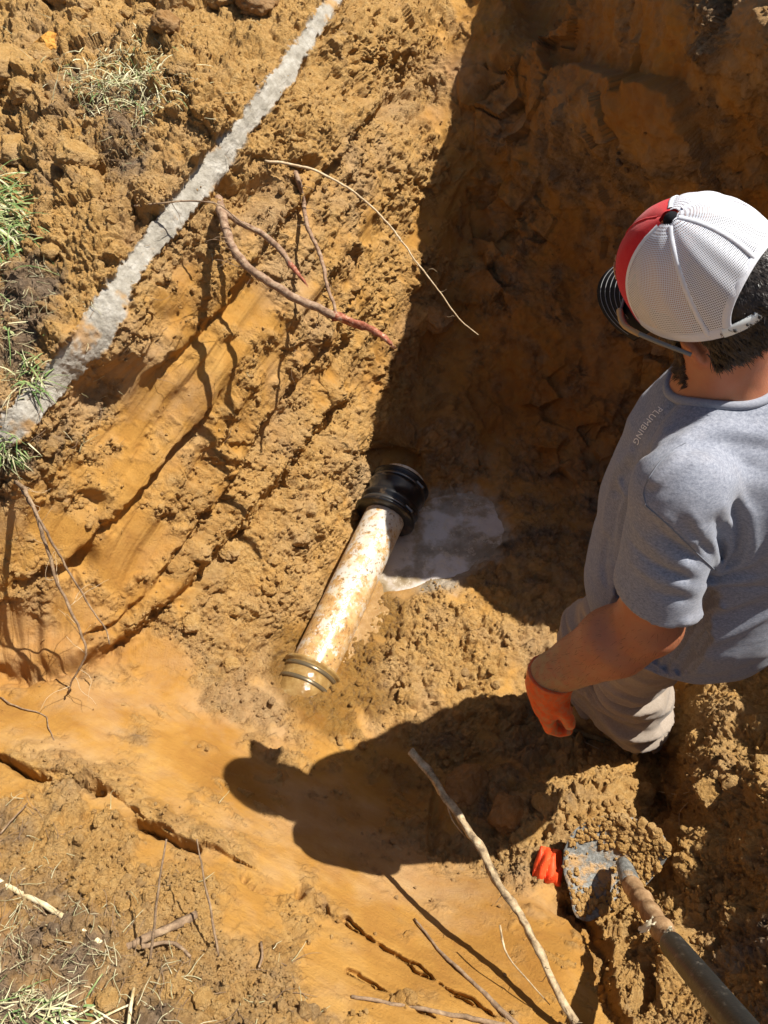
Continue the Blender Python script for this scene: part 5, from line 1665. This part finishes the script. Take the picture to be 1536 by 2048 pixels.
K = 14
def blade_z(q):
    # dished plate, tilted: near corner low, socket side high
    u = (q - cc) / 110
    return .335 + .045 * u[0] * .6 - .05 * u[1] + .035 * (u @ u) - .015
for side, off_ in ((0, 0), (1, -.004)):
    for j in range(K + 1):
        for k in range(72):
            q = cc + (per[k] - cc) * j / K
            w = np.array(W(q[0], q[1], blade_z(q) + off_)); Vv.append(w)
nb2 = (K + 1) * 72
for j in range(K):
    for k in range(72):
        a_, b_ = j * 72 + k, j * 72 + (k + 1) % 72
        Ff.append((a_, b_, b_ + 72, a_ + 72)); Ff.append((nb2 + a_, nb2 + a_ + 72, nb2 + b_ + 72, nb2 + b_))
for k in range(72):
    a_, b_ = K * 72 + k, K * 72 + (k + 1) % 72
    Ff.append((a_, b_, nb2 + b_, nb2 + a_))
np_mesh('blade', np.array(Vv) - SPO, np.array(Ff), M_BLADE, spade)
r_ = np.random.default_rng(77); ps = []; shp = [clod_shape(2, 500 + k) for k in range(6)]
for k in range(900):
    while True:
        q = cc + r_.uniform(-1, 1, 2) * np.array([105, 105])
        ins = in_poly(np.array([q[0]]), np.array([q[1]]), out)[0]
        bare = math.hypot((q[0] - 1190) / 68, (q[1] - 1730) / 58) + .25 * r_.normal()
        if ins and bare > 1: break
    w = np.array(W(q[0], q[1], blade_z(q) + .002)); v, f = shp[k % 6]
    sz_ = .0022 * (4.2 ** (r_.random() ** 1.6)) * (1.5 if q[0] > 1235 and q[1] < 1700 else 1)
    ps.append((v @ np.array(Euler(r_.random(3) * 6).to_matrix()) * sz_ + w, f))
v, f = merge(ps); o = np_mesh('caked_soil', v - SPO, f, M_SOIL, spade, False); setsoil(o.data); tag(o, kind='stuff')
H0 = np.array(W(1236, 1698, .345)); H1 = np.array(W(1262, 1768, .40)); H2 = np.array(W(1345, 1890, .66)); H3 = np.array(W(1485, 2060, 1.02))
H4 = H3 + (H3 - H2) * .9
v, f = tube_mesh(smooth_path([H0 + (H1 - H0) * .35, (H0 + H1 * 2) / 3, H1], 8), [.013, .016, .019, .020, .021, .022, .0222, .0222], 14)
np_mesh('socket', v - SPO, f, M_BLADE, spade)
M_HAND = bark("dirty_wooden_handle", (.16, .09, .04), (.33, .20, .10), (.52, .36, .20), 26)
n_ = 40
hp = H1 + (H2 - H1) * np.linspace(0, 1, n_)[:, None]
v, f = tube_mesh(hp, list(.0205 + .0018 * np.sin(np.linspace(0, 26, n_)) + .0012 * rng.normal(0, 1, n_)), 18, True, .03)
np_mesh('handle', v - SPO, f, M_HAND, spade)
t = NT("scuffed_black_grip"); co = t.coord()
scf = t.ramp(t.noise(co, 45, 7, .8, (1, 1, .5)), [(.55, 0.0), (.72, .6)])
M_GRIP = t.set(t.mix(scf, (.022, .023, .022), (.34, .30, .24)), .42, t.bump(t.noise(co, 150, 4, .6), .3, .002), .45)
hd = (H3 - H2) / np.linalg.norm(H3 - H2)
hp = np.concatenate([[H2 - hd * .002, H2], H2 + (H4 - H2) * np.linspace(.01, 1, 24)[:, None]])
v, f = tube_mesh(hp, [.0215, .0232] + [.0232] * 24, 20)
np_mesh('grip', v - SPO, f, M_GRIP, spade)
# torn pale tape on the handle
M_TAPE = NT("torn_cream_tape").set((.78, .70, .48), .7)
tpv, tpf = [], []
base = H1 + (H2 - H1) * .78
ax2 = (H2 - H1) / np.linalg.norm(H2 - H1); sd_ = np.cross(ax2, np.array([0, 0, CAM_H]) - base); sd_ /= np.linalg.norm(sd_); fr_ = np.cross(sd_, ax2)
if fr_ @ (np.array([0, 0, CAM_H]) - base) < 0: fr_ = -fr_
def tape(c0, w, h_, seed):
    r_ = np.random.default_rng(seed); Vt_, Ft_ = [], []
    n1_, n2_ = 8, 6
    for i in range(n1_ + 1):
        for j in range(n2_ + 1):
            a_ = (i / n1_ - .5) * w / .025; jag = 1 + .35 * r_.normal() if i in (0, n1_) or j in (0, n2_) else 1
            Vt_.append(c0 + sd_ * math.sin(a_) * .0232 * jag - ax2 * (j / n2_ - .5) * h_ * jag + fr_ * math.cos(a_) * .0232 + r_.normal(0, .0012, 3))
    for i in range(n1_):
        for j in range(n2_): a_ = i * (n2_ + 1) + j; Ft_.append((a_, a_ + 1, a_ + n2_ + 2, a_ + n2_ + 1))
    return np.array(Vt_), np.array(Ft_)
s_ = 1 if (sd_ @ np.array([1, 0, 0])) < 0 else -1
parts_ = [tape(base + sd_ * .012 * s_, .040, .030, 1), tape(base + sd_ * .028 * s_ - ax2 * .018 + fr_ * -.01, .018, .020, 2), tape(H2 - ax2 * .004 - sd_ * .010 * s_, .016, .012, 3)]
for v, f in parts_: np_mesh('torn_tape', v - SPO, f, M_TAPE, spade)

# ------------------------------------------------------------------ orange scrap
t = NT("orange_fabric"); co = t.coord()
M_OR = t.set(t.ramp(t.noise(co, 40, 5, .6), [(.35, (.72, .055, .012)), (.65, (.88, .11, .03))]), .55, t.bump(t.noise(co, 120, 4, .6), .4, .003), .3)
gq, _ = ground_at(1097, 1730)
n_ = 22
Vv, Ff = [], []
for i in range(n_ + 1):
    for j in range(n_ + 1):
        a_, b_ = i / n_ - .5, j / n_ - .5
        q = np.array([1097, 1732.0]) + np.array([a_ * 58 * (1 - .28 * (b_ < 0) * abs(b_) * 2) - b_ * 10, b_ * 72 + 9 * a_])
        h_ = .030 * (1 - (2 * abs(a_)) ** 3) * (1 - (2 * abs(b_)) ** 4) + .010 * abs(math.sin(a_ * 9 + b_ * 2)) - .012 * abs(math.sin(a_ * 4 + b_ * 5 + 1))
        Vv.append(np.array(W(q[0], q[1], gq[2] + .022 + max(h_, -.01))))
for i in range(n_):
    for j in range(n_): a_ = i * (n_ + 1) + j; Ff.append((a_, a_ + n_ + 1, a_ + n_ + 2, a_ + 1))
Vv = np.array(Vv); nn2 = len(Vv)
Vl = Vv.copy(); Vl[:, 2] -= .006
Ff = Ff + [(nn2 + a, nn2 + d, nn2 + c, nn2 + b) for a, b, c, d in Ff]
v, f = np.concatenate([Vv, Vl]), np.array(Ff)
o = np_mesh('fabric_scrap', v, f, M_OR, smooth=False)
tag(o, 'crumpled bright orange scrap of fabric lying by the spade blade', 'scrap')

# ------------------------------------------------------------------ clods of earth
CLODS = [ # px, py, half width px, aspect, kind, label
 (22, 175, 56, .95, 0, 'big ochre clod half out of frame at the left edge near the top'),
 (66, 218, 30, 1.0, 0, 'round brown clod just below the big ochre one at the left edge'),
 (98, 95, 27, .8, 1, 'bright orange angular clod near the top left corner'),
 (82, 118, 25, .8, 0, 'brown clod in shadow under the bright orange one'),
 (122, 12, 34, .75, 0, 'dark-based clod cut by the top edge left of the pale blocky clod'),
 (172, 28, 34, .8, 0, 'pale blocky clod near the top edge above the grass clump'),
 (55, 160, 32, .6, 0, 'flat wide clod between the orange clod and the left edge'),
 (165, 60, 22, 1.0, 0, 'wedge of brown clod left of centre above the grass clump'),
 (350, 22, 38, 1.1, 0, 'tall sandy clod at the top edge right of the three small ones'),
 (345, 88, 30, 1.1, 2, 'dull brown upright clod under the tall sandy one'),
 (252, 25, 14, 1, 0, 'small round clod in the gap right of the pale blocky clod'),
 (290, 26, 22, .8, 0, 'low clod by the top edge left of the tall sandy one'),
 (512, 14, 46, .7, 2, 'large dark brown clod cut by the top edge near the clay band'),
 (448, 10, 30, .7, 0, 'rounded clod at the top edge left of the large dark one'),
 (365, 150, 32, .8, 0, 'sandy clod under the pale straws of the grass clump'),
 (310, 88, 24, .8, 0, 'lumpy clod left of the dull brown upright one'),
 (160, 330, 42, .9, 0, 'crumbly ochre clod between the two grass clumps at left'),
 (40, 300, 50, .7, 0, 'broad ochre clod above the green grass at the left edge'),
 (105, 512, 20, .9, 0, 'small clod beside a dark hollow below the green grass'),
 (860, 645, 36, .95, 2, 'rounded clod wedged in the shaded corner by the root tip'),
 (1090, 1615, 26, .8, 0, 'sunlit clod at the left tip of the mound by the orange scrap'),
 (1290, 1585, 26, .8, 0, 'sunlit clod on the mound next to the shaded step'),
 (1375, 1735, 28, .9, 0, 'rugged clod right of the spade socket'),
 (1440, 1600, 34, .9, 0, 'largest clod on the sunlit ridge at the right'),
 (1400, 1490, 24, .9, 0, 'clod on top of the ridge nearest the man\'s boot'),
 (930, 1600, 48, .9, 2, 'big damp clod in the man\'s shadow left of the long stick'),
 (1020, 1640, 40, 1.1, 2, 'cracked dark clod in shadow under the long stick'),
 (385, 1250, 22, .8, 0, 'sunlit clod on the slumped soil at the foot of the left wall'),
 (455, 1340, 18, .8, 0, 'small flat clod on slumped soil left of the pipe end'),
 (470, 1105, 24, .8, 0, 'clod at the upper end of the slumped soil'),
 (215, 2010, 22, .8, 0, 'yellowish clod by the straw stem at the bottom left'),
 (405, 2000, 22, 1, 0, 'pair-sized sandy clod at the bottom edge left of centre'),
 (250, 1812, 14, 1, 0, 'pale little clod above the short dead branch'),
]
NEWC = {0: (1, 0, 0, 0, 0), 1: (.0, 0, 0, .0, 0), 2: (.4, .35, 0, .5, 0)}  # last kind is darker, redder and less crumbly, with no added wetness
t = NT("ochre_clay"); co = t.coord()
M_OCHRE = t.set(t.ramp(t.noise(co, 18, 6, .7), [(.3, (.42, .19, .035)), (.6, (.58, .29, .06)), (.75, (.66, .40, .14))]), .95, t.bump(t.noise(co, 130, 8, .7), .5, .01), .2)
for i, (x, y, hw, asp, kd, lab) in enumerate(CLODS):
    p_, nrm_ = ground_at(min(max(x, -20), 1550), min(max(y, -20), 2060))
    t_ = P(p_)[2]
    r_ = hw / FPX * t_
    v, f = clod_shape(5 if hw > 20 else 4, 40 + i * 7)
    rot = np.array(Euler((i * 1.3, i * .7, i * 2.1)).to_matrix())
    v = (v @ rot.T) * np.array([1.0, 1.0, .72 * asp + .1]) * r_
    o = np_mesh('soil_clod', v, f, M_OCHRE if kd == 1 else M_SOIL)
    setsoil(o.data, *NEWC[kd])
    o.location = p_ + Vector((0, 0, r_ * .28))
    tag(o, lab, 'clod', 'loose clods of earth')

# crumbs: thousands of bits of soil lying on the loose ground
def crumbs(name, n, lo, hi, sub, seed, zone, label):
    r_ = np.random.default_rng(seed)
    okm = (PX > -60) & (PX < 1600) & (PY > -60) & (PY < 2110)
    w = np.where(okm, zone, 0)
    # equal chance per photo area is fine: that is where they can be seen
    w = w / w.sum()
    pick = r_.choice(len(V), n, p=w)
    shapes = [clod_shape(sub, 300 + k) for k in range(8)]
    Vs, Fs, off_ = [], [], 0
    Fb_ = shapes[0][1]
    nv = len(shapes[0][0])
    S = np.stack([s[0] for s in shapes])
    k = r_.integers(0, 8, n)
    sz = lo * (hi / lo) ** (r_.random(n) ** 2.2)
    ang = r_.random(n) * 6.28; c_, s_ = np.cos(ang), np.sin(ang)
    tl_ = r_.random(n) * 3
    vv_ = S[k]
    x_ = vv_[..., 0] * c_[:, None] - vv_[..., 1] * s_[:, None]; y_ = vv_[..., 0] * s_[:, None] + vv_[..., 1] * c_[:, None]; z_ = vv_[..., 2] * .85
    ct, stt = np.cos(tl_), np.sin(tl_)
    x2 = x_ * ct[:, None] - z_ * stt[:, None]; z2 = x_ * stt[:, None] + z_ * ct[:, None]
    Q = np.stack([x2, y_, z2], -1) * sz[:, None, None]
    base_ = V[pick] + vn[pick] * sz[:, None] * .35 + r_.normal(0, .003, (n, 3)) * np.array([1, 1, .1])
    Q = (Q + base_[:, None]).reshape(-1, 3)
    Fq = (Fb_[None] + (np.arange(n) * nv)[:, None, None]).reshape(-1, 3)
    o = np_mesh(name, Q, Fq, M_SOIL, smooth=False)
    me = o.data
    ss = soil_rgb[pick].copy(); ss[:, 0] = 1; ss[:, 1] = np.clip(ss[:, 1] + .25 * (r_.random(n) < .12), 0, 1)
    a_ = me.attributes.new('soil', 'FLOAT_COLOR', 'POINT'); a_.data.foreach_set('color', np.repeat(ss, nv, 0).ravel())
    s2 = soil2_rgb[pick].copy(); s2[:, 1] = 0
    a_ = me.attributes.new('soil2', 'FLOAT_COLOR', 'POINT'); a_.data.foreach_set('color', np.repeat(s2, nv, 0).ravel())
    tag(o, label, kind='stuff')
clump = sstep(-.25, .45, fbm(B * 7, 171, 3))
zone1 = (L ** 1.5) * (.12 + clump) * (1 - Wt * .9) + .006 * (1 - pale)
crumbs('soil_crumbs', 30000, .0014, .0065, 1, 1, zone1, 'fine crumbs of sandy soil strewn over the loose ground')
clump2 = sstep(.05, .5, fbm(B * 4, 172, 3))
zone2 = (L ** 2) * (.03 + clump2) * (1 - Wt * .9)
crumbs('soil_lumps', 1100, .005, .016, 3, 2, zone2, 'marble-sized lumps of soil lying among the crumbs')

# ------------------------------------------------------------------ grass
def grass_mat(name, a, b, c):
    t = NT(name); co = t.coord()
    return t.set(t.ramp(t.noise(co, 26, 3, .6), [(.3, a), (.5, b), (.7, c)]), .6, None, .3)
M_GREEN = grass_mat("green_grass", (.07, .13, .035), (.16, .24, .07), (.42, .42, .20))
M_DRY = grass_mat("dry_grass", (.28, .27, .13), (.50, .46, .26), (.70, .64, .42))
def tuft(px, py, rx, ry, n, ln, mats, label, dirv=(0, 0, 1), seed=1, wid=.0016, flat=.35, base_n=True):
    r_ = np.random.default_rng(seed)
    root = empty('grass_tuft', ground_at(px, py)[0])
    tag(root, label, 'grass tuft', 'grass tufts torn up with the topsoil')
    R0 = np.array(root.location)
    for mi, (m, frac) in enumerate(mats):
        Vv, Ff, o_ = [], [], 0
        for k in range(int(n * frac)):
            x, y = px + r_.normal(0, rx), py + r_.normal(0, ry)
            g, nm = ground_at(x, y)
            g = np.array(g) + np.array([0, 0, .004 + .012 * r_.random()])
            d_ = np.array(dirv) + r_.normal(0, .75, 3) * np.array([1, 1, flat]); d_ /= np.linalg.norm(d_)
            L_ = ln * (.35 + .9 * r_.random())
            sd = np.cross(d_, [0, 0, 1.0]) + r_.normal(0, .2, 3); sd /= np.linalg.norm(sd)
            p_ = g.copy(); S_ = 6; w_ = wid * (.5 + r_.random())
            for s in range(S_ + 1):
                wf = w_ * (1 - (s / S_) ** 2) + .0002
                Vv += [p_ - sd * wf, p_ + sd * wf]
                d_ = d_ + np.array([0, 0, -.16 - .1 * r_.random()]) + r_.normal(0, .08, 3); d_ /= np.linalg.norm(d_)
                p_ = p_ + d_ * L_ / S_
                p_[2] = max(p_[2], g[2] - .03)
            for s in range(S_):
                a_ = o_ + 2 * s; Ff.append((a_, a_ + 1, a_ + 3, a_ + 2))
            o_ += 2 * (S_ + 1)
        tag(np_mesh(('green_blades', 'dry_blades')[mi], np.array(Vv) - R0, np.array(Ff), m, root, False), kind='stuff')
    # matted root hair
    ps = []
    for k in range(int(n * .35)):
        x, y = px + r_.normal(0, rx * .9), py + abs(r_.normal(0, ry * 1.1))
        g = np.array(ground_at(x, y)[0]) + np.array([0, 0, .004])
        p_ = [g]; d_ = r_.normal(0, 1, 3) * np.array([1, 1, .3]); d_ /= np.linalg.norm(d_)
        for q in range(4):
            d_ += r_.normal(0, .5, 3) * np.array([1, 1, .4]); d_ /= np.linalg.norm(d_); p_.append(p_[-1] + d_ * .014)
        ps.append(tube_mesh(np.array(p_), [.0007] * 5, 3, False))
    v, f = merge(ps); tag(np_mesh('root_hair', v - R0, f, M_TWIG, root), kind='stuff')
tuft(250, 180, 55, 34, 620, .095, [(M_GREEN, .22), (M_DRY, .78)], 'dry pale green grass clump lying on the spoil near the top left', (.35, .35, .35), 11, .0013)
tuft(0, 445, 26, 40, 240, .15, [(M_GREEN, .75), (M_DRY, .25)], 'lush green grass clump at the left edge with long blades', (.8, .1, .35), 12, .0024)
tuft(60, 750, 18, 22, 60, .08, [(M_GREEN, .6), (M_DRY, .4)], 'small grass tuft hanging over the lower end of the clay band', (.4, -.1, .4), 13, .0018)
tuft(18, 905, 16, 18, 90, .07, [(M_GREEN, .6), (M_DRY, .4)], 'tangled grass tuft at the left edge above the dangling roots', (.3, -.2, .3), 14, .0014)
tuft(70, 2025, 60, 20, 90, .06, [(M_GREEN, .35), (M_DRY, .65)], 'flattened grass and straw in the bottom left corner', (.6, .2, .25), 15, .0011)
tuft(10, 620, 14, 60, 30, .12, [(M_GREEN, .6), (M_DRY, .4)], 'sparse grass blades lying on dark soil at the left edge', (.8, .0, .2), 16, .0014)
# loose straw and rootlets
def litter(name, n, zone, ln, rad, mat, seed, label):
    r_ = np.random.default_rng(seed); w = zone / zone.sum(); pick = r_.choice(len(V), n, p=w); ps = []
    for i in pick:
        d_ = r_.normal(0, 1, 3) * np.array([1, 1, .3]); d_ /= np.linalg.norm(d_)
        p_ = [V[i] + vn[i] * .004]
        for q in range(4):
            d_ += r_.normal(0, .3, 3) * np.array([1, 1, .5]); d_ /= np.linalg.norm(d_)
            p_.append(p_[-1] + d_ * ln * (.3 + r_.random()) / 4 + vn[i] * .001)
        ps.append(tube_mesh(smooth_path(p_, 7), list(np.linspace(rad, rad * .5, 7)), 4, False))
    v, f = merge(ps); o = np_mesh(name, v, f, mat); tag(o, label, kind='stuff')
top_zone = ((PX > -20) & (PX < 1540) & (PY > -20) & (PY < 2060)) * (D * 2 + .02 * L) * ((PX < 620) & ((PY < 900) | (PY > 1600)))
litter('straw_litter', 380, top_zone, .05, .0008, M_DRY, 21, 'short bits of straw scattered over the dark topsoil')
litter('root_litter', 520, top_zone + .004 * ((PX > 0) & (PX < 880) & (PY > 0) & (PY < 1000)), .06, .0007, M_TWIG, 22, 'fine broken rootlets scattered over soil and wall')
